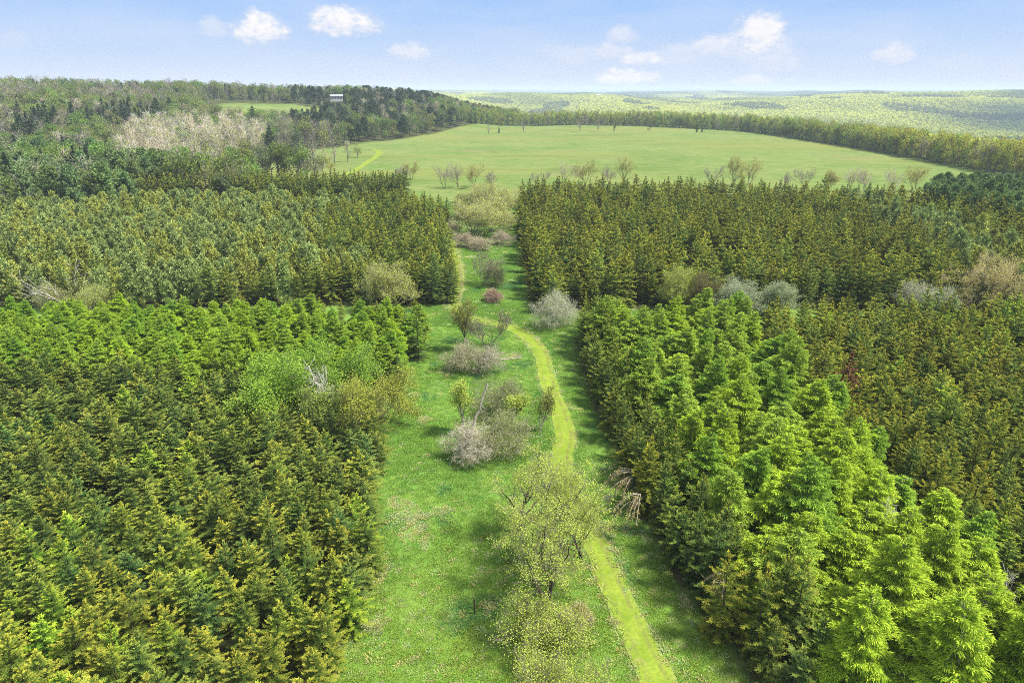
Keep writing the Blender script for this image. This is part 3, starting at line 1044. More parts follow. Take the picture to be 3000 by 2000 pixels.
LAR = [pair(larch(12.0, rd, s, wind=w), 'larch', M_LARCH, M_GREY) for s, rd, w in ((41, 3.2, 0.3), (42, 3.7, 0.5), (43, 3.0, 0.2), (44, 3.6, 0.6), (45, 2.8, 0.35), (46, 3.4, 0.15))]
PIN = [pair(pine(8.0, rd, s), 'pine', M_NEEDLE, M_BARK) for s, rd in ((51, 2.0), (52, 2.3))]
PIN_MID = [merged(*pine(8.0, rd, s, tufts=60, per=16, size=0.62, wid=0.16), 'pine_small', M_NEEDLE, M_BARK) for s, rd in ((53, 2.1), (54, 2.4), (55, 1.9))]
DPINE = [merged(*pine(13.0, rd, s, tufts=80, per=20, size=0.9, wid=0.22, c0=(0.075, 0.12, 0.04), c1=(0.21, 0.27, 0.105), low=0.3, power=0.45), 'dark_pine', M_NEEDLE, M_BARK) for s, rd in ((56, 3.6), (57, 4.2))]
FBL = [merged(*far_broadleaf(14, 4.2, s, c0=a, c1=b, n=n, twign=tw, leaf=0.7), 'far_tree', M_LEAF, M_GREY) for s, a, b, n, tw in (
    (61, (0.12, 0.22, 0.035), (0.29, 0.41, 0.08), 640, 40),      # fresh green
    (62, (0.14, 0.21, 0.04), (0.34, 0.41, 0.09), 560, 60),
    (63, (0.19, 0.22, 0.045), (0.40, 0.42, 0.11), 420, 110),      # olive, half in leaf
    (64, (0.12, 0.18, 0.06), (0.26, 0.33, 0.13), 560, 50))]
FBARE = [merged(*far_broadleaf(14, 3.6, s, c0=(0.13, 0.12, 0.08), c1=(0.20, 0.19, 0.11), n=n, twign=340, leaf=0.6, clumps=16, low=0.22, twig=tg), 'bare_far_tree', M_LEAF, M_GREY) for s, n, tg in ((65, 60, (0.34, 0.31, 0.22)), (66, 100, (0.36, 0.33, 0.23)), (67, 14, (0.29, 0.265, 0.2)))]
ASP = [merged(*far_broadleaf(16, 2.6, s, c0=(0.30, 0.34, 0.10), c1=(0.50, 0.52, 0.19), n=170, twign=170, leaf=0.6, clumps=14, low=0.25, twig=(0.46, 0.40, 0.34)), 'aspen_far', M_LEAF, M_ASPENBARK) for s in (68, 69, 70)]
HEDGE = [merged(*far_broadleaf(15, 3.0, s, c0=(0.19, 0.25, 0.03), c1=(0.52, 0.58, 0.075), n=600, twign=70, leaf=0.62, clumps=12, low=0.12, twig=(0.13, 0.105, 0.08)), 'hedgerow_far', M_LEAF, M_GREY) for s in (71, 72, 73, 74)]


def low_tree(seed, h=10, rad=5, n=44, c0=(0.15, 0.21, 0.055), c1=(0.23, 0.29, 0.075)):
    """treetop seen from kilometres away"""
    r = np.random.default_rng(seed)
    b = MB()
    p = unit(r.normal(0, 1, (n, 3)))
    p[:, 2] = np.abs(p[:, 2])
    P = p * A3(rad, rad, h * 0.55) * r.uniform(0.75, 1.0, (n, 1)) + A3(0, 0, h * 0.42)
    D = np.cross(p, r.normal(0, 1, (n, 3)))
    c = A3(*c0) + (A3(*c1) - A3(*c0)) * r.random((n, 1))
    b.blades(P - unit(D) * rad * 0.3, D, rad * 0.75, rad * 0.6, p + r.normal(0, 0.35, (n, 3)), c, c, mid=0.5)
    return b.mesh('distant_tree', [M_LEAF])


LOW = [low_tree(81), low_tree(82), low_tree(83, 11, 4, 44), low_tree(84, 14, 3.2, 40, (0.05, 0.085, 0.04), (0.10, 0.14, 0.06))]

# ------------------------------------------------------------------ labels
ORD = ['first', 'second', 'third', 'fourth', 'fifth', 'sixth', 'seventh', 'eighth', 'ninth', 'tenth', 'eleventh', 'twelfth', 'thirteenth', 'fourteenth', 'fifteenth', 'sixteenth', 'seventeenth', 'eighteenth', 'nineteenth', 'twentieth']


def name_them(rows, most=5):
    """rows: dicts with what, where, group, o, key (order from the left); single out the few, let the many share"""
    by = {}
    for q in rows:
        by.setdefault((q['what'], q['where']), []).append(q)
    for (what, where), qs in by.items():
        qs.sort(key=lambda q: q['key'])
        n = len(qs)
        for i, q in enumerate(qs):
            if n == 1:
                t = f'{what} {where}'
            elif n <= most:
                t = f'{what} {where}, {ORD[i]} from left'
            else:
                t = f'{what} {where}'
            q['o']['label'] = t
            q['o']['group'] = q['group'] if n <= most else f"{q['group']}: {what}"[:80]


def third(v, a, b, w):
    return w[0] if v < a else w[1] if v < b else w[2]


# ------------------------------------------------------------------ the young spruces of the plantations
r = np.random.default_rng(101)
spr = []          # x, y, h, tint, colour word, block


def add_spruces(poly, block, sx, sy, jit, seed, hfun, tfun, ang=0.0, drop=0.04):
    for x, y in lattice(poly, sx, sy, jit, seed, ang):
        if r.random() < drop:
            continue
        t, w = tfun(x, y)
        spr.append([x, y, hfun(x, y), t, w, block])


TINTS = {'golden': A3(1.42, 1.28, 0.8), 'olive': A3(1.08, 1.08, 0.85), 'dark': A3(0.78, 0.86, 0.8), 'lime': A3(1.45, 1.6, 0.75), 'bluish': A3(0.78, 0.95, 1.0), 'amber': A3(1.18, 1.04, 0.62)}


def choose(ws, x, y, seed=0):
    w = list(ws)
    p = np.array([ws[k] for k in w], float)
    k = w[int(r.choice(len(w), p=p / p.sum()))]
    return TINTS[k] * r.uniform(0.8, 1.2) * r.uniform(0.95, 1.05, 3), k


def t_nearl(x, y):
    q = noise(np.array(x), np.array(y), 26, 1)
    front = 1 - sstep(36, 56, y + 5 * q)
    return choose({'golden': 0.2 + 1.6 * front, 'olive': 0.9, 'dark': 0.12 + 0.65 * (1 - front), 'lime': 0.05 + 0.35 * front, 'bluish': 0.06 + 0.1 * (1 - front)}, x, y)


add_spruces(NEAR_L, 'near', 2.3, 2.15, 0.5, 1, lambda x, y: r.triangular(3.7, 4.8, 6.3) + 0.5 * noise(np.array(x), np.array(y), 19, 2), t_nearl, 0.06)
lw = np.array(lane_w)
s_ = np.r_[0, np.cumsum(np.hypot(*np.diff(lw, axis=0).T))]
spr = [q for q in spr if near_line(lane_w, np.array(q[0]), np.array(q[1])) > 1.25]
for q in np.arange(0.5, s_[-1], 2.15):
    x = np.interp(q, s_, lw[:, 0]) - 0.5 + r.normal(0, 0.4)
    y = np.interp(q, s_, lw[:, 1]) + r.normal(0, 0.3)
    t, w = t_nearl(x, y)
    spr.append([x, y, r.uniform(3.6, 6.2), t, w, 'near'])
# skirt of darker spruces along the lane beneath the larches
er = np.array(edge_r)
s_ = np.r_[0, np.cumsum(np.hypot(*np.diff(er, axis=0).T))]
EDGE_T = np.arange(1.0, s_[-1], 2.5)
for k, q in enumerate(EDGE_T):
    for off in (1.2, 3.6):
        x = np.interp(q, s_, er[:, 0]) + off + r.normal(0, 0.35)
        y = np.interp(q, s_, er[:, 1]) + 0.5 * off + r.normal(0, 0.5)
        t, w = choose({'olive': 1.0, 'dark': 1.2, 'amber': 0.5}, x, y)
        spr.append([x, y, r.uniform(4.5, 8.2) if off < 2 else r.uniform(6, 8.5), t, w, 'skirt' if off < 2 else 'skirt2'])
add_spruces(SPRUCE_R, 'right', 2.5, 2.35, 0.55, 2, lambda x, y: r.triangular(4.6, 6.2, 8.4), lambda x, y: choose({'amber': 1.2, 'golden': 0.8, 'olive': 0.7, 'dark': 0.3, 'lime': 0.12 + 0.5 * (x > 62)}, x, y), 0.1)


def t_clump(x, y, ws):
    """lighter and darker groups of trees"""
    q = noise(np.array(x), np.array(y), 17, 0) + 0.6 * noise(np.array(x), np.array(y), 7.5, 1)
    t, w = choose({**ws, 'dark': 0.9 if q < -0.1 else 0.15}, x, y)
    return t * (1 + 0.22 * np.clip(q, -1, 1)), w


def pine_here_l(x, y):
    return (x < -22) & (noise(np.array(x), np.array(y), 60, 2) + 0.55 * noise(np.array(x), np.array(y), 17, 1) + np.clip((-x - 58) / 30, -1.6, 1.0) > 0.15)


PINE_R = P_([(1905, 425), (2400, 520), (2400, 640), (2300, 610), (2180, 545), (2050, 500)], 8.0)


def pine_here_r(x, y):
    return inside(PINE_R, x, y) & (noise(np.array(x), np.array(y), 30, 1) > -0.45)


n0 = len(spr)
add_spruces(MID_L, 'middle', 3.1, 2.8, 0.6, 3, lambda x, y: r.triangular(4.4, 7.2, 9.0) + 0.6 * noise(np.array(x), np.array(y), 14, 2), lambda x, y: t_clump(x, y, {'golden': 0.8, 'olive': 1.1, 'bluish': 0.1}), 0.02, 0.02)
pines = [[q[0], q[1], q[2] * 1.0, 'silver'] for q in spr[n0:] if pine_here_l(q[0], q[1]) and r.random() < 0.8]
spr[n0:] = [q for q in spr[n0:] if not pine_here_l(q[0], q[1])]
add_spruces(STRIP_L, 'strip', 2.8, 2.6, 0.4, 4, lambda x, y: r.uniform(8.6, 10.6), lambda x, y: choose({'golden': 0.35 + 0.9 * (x < -75), 'olive': 1.0, 'dark': 1.1 * (x > -75) + 0.2}, x, y), 0.0, 0.02)
n0 = len(spr)
add_spruces(FAR_R, 'far', 3.2, 2.9, 0.75, 5, lambda x, y: r.triangular(4.6, 8.4, 10.4) + 1.1 * noise(np.array(x), np.array(y), 15, 1), lambda x, y: t_clump(x, y, {'amber': 1.0, 'golden': 0.8, 'olive': 0.6}), -0.05, 0.07)
spr[n0:] = [q for q in spr[n0:] if noise(np.array(q[0]), np.array(q[1]), 11, 2) < 0.72 or r.random() < 0.3]
pines += [[q[0], q[1], q[2] * 0.95, 'silver'] for q in spr[n0:] if pine_here_r(np.array(q[0]), np.array(q[1])) and r.random() < 0.75]
spr[n0:] = [q for q in spr[n0:] if not pine_here_r(np.array(q[0]), np.array(q[1]))]
# keep clear of the broadleaf clump that stands in the near plantation, and of the dead spruce
CL = G(735, 960, 0)
CLUMP = [tuple(CL + A3(*q)) for q in ((-9.5, -1), (-4, -6), (7, -7), (11, 0), (8, 9), (-2, 12), (-10, 8))]
DEAD = G(1938, 905, 3)
spr = [q for q in spr if not inside(CLUMP, np.array(q[0]), np.array(q[1])) and math.hypot(q[0] - DEAD[0], q[1] - DEAD[1]) > 2.0]
sx_ = np.array([q[0] for q in spr])
sy_ = np.array([q[1] for q in spr])
sh_ = np.array([q[2] for q in spr])
_, _, dep = project(np.stack([sx_, sy_, sh_ * 0.7], 1))
vis = in_frame(sx_, sy_, terrain(sx_, sy_), sh_, 1.8)
rank = np.where(vis, sh_ / dep, -1)
rank = np.where(np.array([q[5] in ('skirt', 'skirt2') for q in spr]) & vis, rank + 0.02, rank)
order = np.argsort(-rank)
single = set(order[:272][rank[order[:272]] > 0].tolist())
rows, rest = [], []
BLOCKS = {'near': ('spruces of the plantation beside the grassy lane', 'in the plantation west of the grassy lane'), 'right': ('spruces behind the bright larches', 'in the amber plantation behind the bright larches'), 'skirt': ('spruces along the lane under the larches', 'at the lane edge below the larches'), 'skirt2': ('spruces along the lane under the larches', 'squeezed between lane edge spruces and larches')}
lane_arr = np.array(lane_w)
edge_n = 0
edge_rows = []
for i, q in enumerate(spr):
    x, y, h, t, w, blk = q
    if i in single:
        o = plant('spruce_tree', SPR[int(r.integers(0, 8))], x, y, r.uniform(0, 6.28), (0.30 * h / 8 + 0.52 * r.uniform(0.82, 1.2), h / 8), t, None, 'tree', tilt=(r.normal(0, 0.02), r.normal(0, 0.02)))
        u, v, _ = project(np.array([[x, y, h]]))
        gname, place = BLOCKS.get(blk, BLOCKS['near'])
        size = third(h, *((4.6, 5.4) if blk == 'near' else (6.4, 7.6)), ('short', 'medium', 'tall'))
        if blk == 'near' and near_line(lane_w, np.array(x), np.array(y)) < 1.7:
            edge_rows.append((y, o, f'{size} {w} spruce', 'on the west edge of the lane'))
            continue
        if blk == 'skirt':
            edge_rows.append((y, o, f'{size} {w} spruce', 'on the lane edge below the larches'))
            continue
        if blk == 'near':
            place = third(y, 40, 54, ('front rows', 'middle rows', 'back rows')) + ' of plantation west of lane'
        elif blk == 'right':
            place = third(u[0], 2020, 2200, ('inner rows', 'middle rows', 'outer rows')) + ' of plantation behind the larches'
        rows.append(dict(o=o, what=f'{size} {w} spruce', where=place, group=gname, key=u[0]))
    else:
        rest.append(i)
name_them(rows)
cnt = {}
for y, o, what, place in sorted(edge_rows, key=lambda e: e[0]):
    cnt[(what, place)] = cnt.get((what, place), 0) + 1
    k = cnt[(what, place)] - 1
    o['label'] = f'{what} {place}, {ORD[min(k, 19)]} from the front'
    o['group'] = 'spruces along the lane'
i = np.array(rest)
k = (np.abs(sx_[i]) < 0.95 * sy_[i] + 25)
i = i[k]
near_ = sy_[i] < 70
pk = r.integers(0, 5, len(i))
sc = sh_[i] / 8
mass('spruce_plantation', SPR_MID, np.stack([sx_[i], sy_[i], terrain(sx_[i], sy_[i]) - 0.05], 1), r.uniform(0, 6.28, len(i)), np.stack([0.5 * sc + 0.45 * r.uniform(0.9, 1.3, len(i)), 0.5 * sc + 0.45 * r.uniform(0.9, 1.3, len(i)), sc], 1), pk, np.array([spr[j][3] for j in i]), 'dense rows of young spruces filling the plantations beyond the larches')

# the dead brown spruce
DEADM = pair(spruce(7.5, 1.5, 90, whorls=17, per=7, gap=0.12, c_in=(0.10, 0.05, 0.025), c_mid=(0.17, 0.085, 0.04), c_tip=(0.27, 0.14, 0.075), thin=0.15), 'dead_spruce', M_NEEDLE, M_BARK)
plant('spruce_tree', DEADM, DEAD[0], DEAD[1], 1.0, 1.12, (1, 1, 1), 'dead rusty brown spruce among the amber green spruces beside the larches', 'tree')

# ------------------------------------------------------------------ silvery pines
px = np.array([p[0] for p in pines])
py = np.array([p[1] for p in pines])
ph = np.array([p[2] for p in pines])
_, _, dep = project(np.stack([px, py, ph], 1))
vis = in_frame(px, py, 0 * px, ph, 2)
order = np.argsort(-np.where(vis, ph / dep, -1))
single = set(order[:180][vis[order[:180]]].tolist())
rows, rest = [], []
for i in range(len(px)):
    t = A3(1, 1.0, 1) * r.uniform(0.8, 1.2) * (A3(1.15, 1.05, 0.75) if r.random() < 0.35 else A3(0.95, 1, 1.05))
    if i in single:
        o = plant('pine_tree', PIN_MID[int(r.integers(0, 3))], px[i], py[i], r.uniform(0, 6.28), ph[i] / 8 * r.uniform(0.9, 1.1), t, None, 'tree')
        u, v, _ = project(np.array([[px[i], py[i], ph[i]]]))
        place = ('in the far plantation below the dark pines' if px[i] > 0 else third(py[i], 140, 170, ('near the dead snag in', 'in the middle of', 'at the back of')) + ' the mixed plantation')
        rows.append(dict(o=o, what=third(ph[i], 7.1, 7.9, ('short', 'medium', 'tall')) + (' yellowish' if t[2] < t[0] * 0.8 else ' silvery') + ' soft pine', where=place, group='silvery pines among the spruces', key=u[0]))
    else:
        rest.append((i, t))
name_them(rows)
i = np.array([q[0] for q in rest if abs(px[q[0]]) < 0.95 * py[q[0]] + 20])
tt = {q[0]: q[1] for q in rest}
if len(i):
    sc = ph[i] / 8
    mass('pine_plantation', PIN_MID, np.stack([px[i], py[i], terrain(px[i], py[i])], 1), r.uniform(0, 6.28, len(i)), np.stack([sc, sc, sc], 1), r.integers(0, 3, len(i)), np.array([tt[j] for j in i]), 'more silvery soft pines mixed into the distant plantation rows')

# dark pines behind the far plantation
rows = []
DP = P_([(2130, 470), (2420, 520), (2420, 430), (2300, 405), (2130, 430)])
DP = [tuple(G(2110, 492)), tuple(G(2300, 545)), tuple(G(2560, 590)), tuple(G(2560, 480)), tuple(G(2330, 452)), tuple(G(2150, 462))]
for x, y in lattice(DP, 5.2, 5.0, 0.9, 12):
    h = r.uniform(7.5, 10.5)
    u, v, _ = project(np.array([[x, y, h]]))
    if u[0] > 2400:
        continue
    o = plant('pine_tree', DPINE[int(r.integers(0, 2))], x, y, r.uniform(0, 6.28), (h / 13 * r.uniform(0.95, 1.3), h / 13), A3(1.3, 1.4, 1.2) * r.uniform(0.8, 1.25), None, 'tree')
    rows.append(dict(o=o, what=third(h, 8.5, 9.5, ('low', 'medium', 'tall')) + ' dark rounded pine', where='in the pine grove below the meadow corner', group='dark pines below the meadow', key=u[0]))
name_them(rows)

# ------------------------------------------------------------------ larches
rows = []
for poly, blk, sp, seed in ((LARCH_R, 'right', 3.9, 21), (LARCH_L, 'left', 3.1, 22)):
    for x, y in lattice(poly, sp, sp * 0.95, 0.8, seed, 0.3):
        if blk == 'right' and near_line(edge_r, np.array(x), np.array(y)) < 3.6:
            continue
        if blk == 'left' and x > -17 and r.random() < 0.3:
            continue
        h = (r.triangular(5.8, 8.4, 11.0) if blk == 'right' else r.uniform(5.2, 7.4))
        if not in_frame(np.array([x]), np.array([y]), np.array([0.0]), np.array([h]), 3.0)[0]:
            continue
        y0 = y
        lime = sstep(78, 45, y) if blk == 'right' else 0.25
        c = r.random()
        if c < 0.2 + 0.5 * lime:
            t, w = A3(1.1, 1.13, 0.8), 'lime yellow'
        elif c < 0.8:
            t, w = A3(0.95, 1.0, 1.0), 'fresh green'
        else:
            t, w = A3(0.76, 0.92, 0.85), 'deep green'
        t = t * r.uniform(0.9, 1.12)
        if blk == 'left':
            t = t * A3(0.88, 0.93, 0.8)
        o = plant('larch_tree', LAR[int(r.integers(0, 6))], x, y, r.normal(0, 0.5), (0.25 * h / 12 + 0.62 * r.uniform(0.78, 1.25), h / 12) if blk == 'right' else (0.2 * h / 12 + 0.55 * r.uniform(0.8, 1.2), h / 12), t, None, 'tree', tilt=(r.normal(0, 0.05), r.normal(0.03, 0.05)))
        u, v, _ = project(np.array([[x, y, h]]))
        if blk == 'right':
            place = third(y, 46, 68, ('front', 'middle', 'back')) + ' of larch wedge east of lane'
            size = third(h, 7.8, 9.2, ('short', 'medium', 'tall'))
        else:
            place = third(x, -62, -38, ('outer end', 'middle', 'lane end')) + ' of larch belt behind spruces'
            size = third(h, 6.0, 6.7, ('short', 'medium', 'tall'))
        rows.append(dict(o=o, what=f'{size} {w} weeping larch', where=place, group='larches east of the lane' if blk == 'right' else 'larches in the belt west of the lane', key=u[0]))
name_them(rows)
rows = []
for k in range(17):
    x, y = -66 + 3.1 * k + r.normal(0, 0.8), 110.5 + r.normal(0, 0.8)
    h = r.uniform(3.8, 5.2)
    t, w = choose({'golden': 1.0, 'olive': 1.0}, x, y)
    o = plant('spruce_tree', SPR[int(r.integers(0, 8))], x, y, r.uniform(0, 6.28), h / 8, t, None, 'tree')
    rows.append(dict(o=o, what=f'small {w} spruce', where='peeking over the back of the larch belt', group='small spruces behind the larch belt', key=x))
name_them(rows, 3)
# two dark spruces that close the belt at the lane, small spruces peeking behind the belt
for u, v, h, lab in ((962, 822, 7.2, 'dark green spruce closing the larch belt at the lane'), (935, 800, 6.0, 'smaller dark spruce tucked behind the last larch of the belt')):
    x, y = G(u, v)
    plant('spruce_tree', SPR[3], x, y, 0.5, h / 8, TINTS['dark'], lab, 'tree')

# ------------------------------------------------------------------ single trees and bushes of the lane and the hedgerows
BUD0, BUD1 = (0.26, 0.35, 0.05), (0.56, 0.64, 0.13)


def hero(name, u, v, h, spec, label, cat='tree', bark=None, rz=0.0, tint=(1, 1, 1), sq=1.0, tilt=(0, 0), group=None, ground=None):
    x, y = G(u, v) if ground is None else ground
    tc = broadleaf(h, **spec)
    me = pair(tc, name, M_LEAF, bark or M_GREY)
    return plant(name, me, x, y, rz, (sq, 1.0), tint, label, cat, group, tilt=tilt)


BIG = dict(spread=1.0, levels=4, fork=(6, 4, 4), leaves=24, leaf=0.10, c0=BUD0, c1=BUD1, cloud=0.30, leafy=0.74, first=0.22, thick=0.02, twigs=4, twl=0.6)
hero('broadleaf_tree', 1258, 1375, 10.8, dict(seed=201, stems=3, **BIG), 'large budding yellow green tree on the path edge, many grey stems', rz=0.4, bark=M_BARK, sq=1.12)
hero('broadleaf_tree', 1190, 1222, 9.2, dict(seed=202, stems=1, **BIG), 'budding tree with dark trunk standing behind the large tree, west side', rz=2.0, bark=M_BARK, sq=1.15)
hero('broadleaf_tree', 1338, 1285, 8.6, dict(seed=203, stems=2, **{**BIG, 'fork': (6, 4, 4)}), 'slender budding tree leaning over the mown path beside the large tree', rz=1.0, bark=M_BARK, sq=1.0)
SHRUB = dict(spread=0.95, levels=4, fork=(6, 4, 3), leaf=0.085, cloud=0.5, first=0.1, thick=0.012, twigs=4, twl=0.45, upright=0.7, wob=0.22)
hero('bush', 1240, 1475, 4.4, dict(seed=204, stems=5, leaves=15, leafy=0.7, c0=BUD0, c1=BUD1, **SHRUB), 'yellow green leafing bush at the foot of the large tree', 'bush', sq=1.25)
hero('bush', 1318, 1440, 1.7, dict(seed=205, stems=5, leaves=5, c0=(0.26, 0.29, 0.07), c1=(0.48, 0.46, 0.16), twig=(0.42, 0.37, 0.28), **SHRUB), 'small sparse brownish bush between the large tree and the mown path', 'bush', sq=1.1)
hero('bush', 1275, 1640, 4.6, dict(seed=206, stems=5, leaves=15, leafy=0.7, c0=BUD0, c1=BUD1, **SHRUB), 'loose budding bush nearest the camera at the bottom of the lane', 'bush', sq=1.0)
GREYB = dict(spread=1.05, levels=4, fork=(5, 4, 3), leaf=0.11, cloud=0.6, first=0.08, thick=0.010, twigs=4, twl=0.6, upright=0.3, min_tw=0.006, wob=0.26)
hero('bush', 1083, 1052, 4.6, dict(seed=207, stems=7, leaves=3, c0=(0.26, 0.26, 0.14), c1=(0.42, 0.40, 0.25), twig=(0.50, 0.45, 0.37), **GREYB), 'round grey twiggy bush in mid lane with hardly any leaves', 'bush', sq=1.1)
hero('bush', 1165, 1030, 4.6, dict(seed=208, stems=6, leaves=7, c0=(0.17, 0.23, 0.06), c1=(0.32, 0.36, 0.12), twig=(0.34, 0.3, 0.23), **GREYB), 'green tinged loose bush right beside the round grey bush', 'bush', sq=1.1)
SLIM = dict(spread=0.5, levels=4, fork=(7, 4, 3), leaf=0.17, cloud=0.4, first=0.15, upright=0.9, thick=0.013, twigs=3, twl=0.4)
hero('broadleaf_tree', 1066, 985, 7.2, dict(seed=209, stems=1, leaves=9, c0=BUD0, c1=BUD1, **SLIM), 'upright yellow green poplar like tree behind the round grey bush', sq=0.9)
hero('bush', 1150, 952, 4.8, dict(seed=210, stems=6, leaves=6, c0=(0.13, 0.2, 0.045), c1=(0.27, 0.33, 0.09), twig=(0.3, 0.27, 0.2), **GREYB), 'broad green bush behind the leaning dead trunk', 'bush', sq=1.15)
hero('broadleaf_tree', 1240, 1002, 5.6, dict(seed=211, stems=1, leaves=4, c0=(0.12, 0.16, 0.03), c1=(0.26, 0.28, 0.06), **SLIM), 'thin young tree with few leaves standing alone at the path bend', sq=1.1)
hero('broadleaf_tree', 1175, 985, 4.6, dict(seed=212, stems=1, leaves=7, c0=BUD0, c1=BUD1, **SLIM), 'small yellow green sapling between the two mid lane bushes')
hero('bush', 1068, 848, 4.4, dict(seed=213, stems=6, leaves=5, c0=(0.2, 0.22, 0.08), c1=(0.34, 0.35, 0.15), twig=(0.42, 0.38, 0.29), **GREYB), 'wide grey brown bush under the thin twin stemmed tree', 'bush', sq=1.15)
hero('bush', 1118, 850, 4.2, dict(seed=214, stems=6, leaves=4, c0=(0.2, 0.21, 0.1), c1=(0.33, 0.33, 0.17), twig=(0.46, 0.41, 0.34), **GREYB), 'grey bush next to the fallen log, beside the wide brown one', 'bush', sq=1.0)
hero('broadleaf_tree', 1072, 800, 9.0, dict(seed=215, stems=2, leaves=5, c0=(0.17, 0.2, 0.03), c1=(0.33, 0.34, 0.06), **SLIM), 'thin twin stemmed budding tree rising from the grey bushes')
hero('bare_tree', 1122, 800, 6.4, dict(seed=216, stems=3, leaves=2, c0=(0.13, 0.14, 0.06), c1=(0.2, 0.21, 0.1), twig=(0.22, 0.19, 0.17), **SLIM), 'grey almost bare tree behind the bush by the fallen log', sq=1.2)
hero('bare_tree', 1110, 655, 7.4, dict(seed=217, stems=3, leaves=2, c0=(0.15, 0.15, 0.08), c1=(0.24, 0.22, 0.12), twig=(0.26, 0.22, 0.19), **SLIM), 'tall grey bare tree in the upper lane', sq=1.1)
hero('bush', 1148, 655, 4.4, dict(seed=218, stems=5, leaves=6, c0=(0.08, 0.13, 0.03), c1=(0.16, 0.2, 0.06), **GREYB), 'green bush right of the tall grey bare tree in the upper lane', 'bush')
hero('bush', 1132, 692, 2.4, dict(seed=219, stems=6, leaves=1, c0=(0.14, 0.1, 0.06), c1=(0.2, 0.15, 0.1), twig=(0.38, 0.27, 0.20), **GREYB), 'low reddish brown brush heap below the tall grey bare tree', 'bush', sq=1.5)
for k, (u, v, h, q, lab) in enumerate([(1062, 566, 4.0, 1.3, 'purplish brown bramble bush at the narrow upper lane, path side'), (1100, 572, 3.4, 1.5, 'low brown bramble bush at the narrow upper lane, middle'), (1150, 560, 4.2, 1.3, 'grey brown bramble bush at the narrow upper lane, beside the amber spruces'), (1040, 540, 4.6, 1.2, 'grey bramble bush beside the bend of the upper path')]):
    hero('bush', u, v, h, dict(seed=220 + k, stems=7, leaves=2, c0=(0.24, 0.24, 0.1), c1=(0.36, 0.33, 0.16), twig=(0.42, 0.35, 0.27), **GREYB), lab, 'bush', sq=q)
for k, (u, v, h, q, lab) in enumerate([(1085, 545, 11, 1.3, 'broad budding tree clump in the upper lane, left of the pair'), (1130, 535, 10.5, 1.3, 'budding yellowish tree in the upper lane, right of the pair'), (1110, 505, 13, 1.1, 'pale budding tree behind the pair in the upper lane'), (1060, 500, 8.5, 1.1, 'low budding thicket tree at the path side of the upper lane'), (1150, 495, 9, 1.1, 'budding thicket tree by the corner of the far plantation')]):
    hero('broadleaf_tree', u, v, h, dict(seed=226 + k, spread=0.8, stems=4, levels=4, fork=(6, 5, 4), leaves=6, leaf=0.22, c0=(0.28, 0.32, 0.06), c1=(0.52, 0.54, 0.15), twig=(0.42, 0.38, 0.31), cloud=0.6, first=0.12, twigs=4, twl=0.8, min_tw=0.014), lab, sq=q)
# west hedge gap, in front of the middle plantation
for k, (u, v, h, q, lab) in enumerate([(868, 712, 10.0, 0.9, 'taller budding hedgerow tree before the middle plantation, grey twin stems'), (905, 716, 8.0, 1.0, 'yellowish budding hedgerow tree before the middle plantation, nearer the lane')]):
    hero('broadleaf_tree', u, v, h, dict(seed=230 + k, spread=0.75, stems=2, levels=4, fork=(6, 5, 4), leaves=5, leaf=0.20, c0=(0.28, 0.32, 0.05), c1=(0.54, 0.55, 0.13), twig=(0.36, 0.33, 0.28), cloud=0.5, first=0.2, twigs=4, twl=0.6, min_tw=0.012), lab, sq=q)
hero('bush', 210, 715, 6.2, dict(seed=232, stems=5, leaves=6, c0=(0.24, 0.31, 0.05), c1=(0.46, 0.50, 0.12), twig=(0.34, 0.3, 0.24), **{**GREYB, 'leaf': 0.18}), 'rounded yellow green bush right of the dead snag', 'bush', sq=1.0)
hero('bush', 118, 712, 5.2, dict(seed=233, stems=5, leaves=4, c0=(0.22, 0.27, 0.07), c1=(0.40, 0.42, 0.15), twig=(0.36, 0.33, 0.27), **{**GREYB, 'leaf': 0.16}), 'sparse greyish green bush left of the dead snag', 'bush', sq=1.1)
hero('dead_tree', 168, 712, 9.2, dict(seed=234, stems=2, leaves=0, spread=0.8, levels=3, fork=(5, 3, 2), twig=(0.45, 0.41, 0.36), upright=0.4, thick=0.022, min_tw=0.03), 'pale barkless dead snag with crooked limbs between two bushes', 'dead tree', bark=M_PALE, tilt=(0.0, -0.12))
# the clump of broadleaf trees inside the near plantation
for k, (dx, dy, h, q, c0, c1, lv, lab) in enumerate([
        (-6, -1.5, 8.6, 1.15, (0.16, 0.29, 0.03), (0.36, 0.52, 0.07), 14, 'bright green leafing tree at the west end of the clump in the spruces'),
        (-0.5, 2, 9.6, 1.0, (0.15, 0.28, 0.03), (0.34, 0.5, 0.07), 12, 'tallest green tree of the clump in the spruces, behind dead white limbs'),
        (6.6, -2.4, 7.8, 0.95, (0.21, 0.25, 0.035), (0.42, 0.44, 0.075), 12, 'round olive yellow tree at the east end of the clump in the spruces'),
        (2.2, -4.5, 6.4, 1.1, (0.14, 0.22, 0.04), (0.31, 0.38, 0.08), 11, 'lower olive green tree at the front of the clump in the spruces'),
        (3.5, 5.5, 7.6, 1.0, (0.15, 0.28, 0.03), (0.32, 0.48, 0.07), 11, 'green tree at the back of the clump before the larch belt')]):
    hero('broadleaf_tree', 0, 0, h, dict(seed=240 + k, spread=0.9, stems=2, levels=4, fork=(6, 5, 4), leaves=lv, leaf=0.20, c0=c0, c1=c1, cloud=0.6, first=0.15, twigs=3, twl=0.6), lab, sq=q, ground=CL + A3(dx, dy), bark=M_GREY)
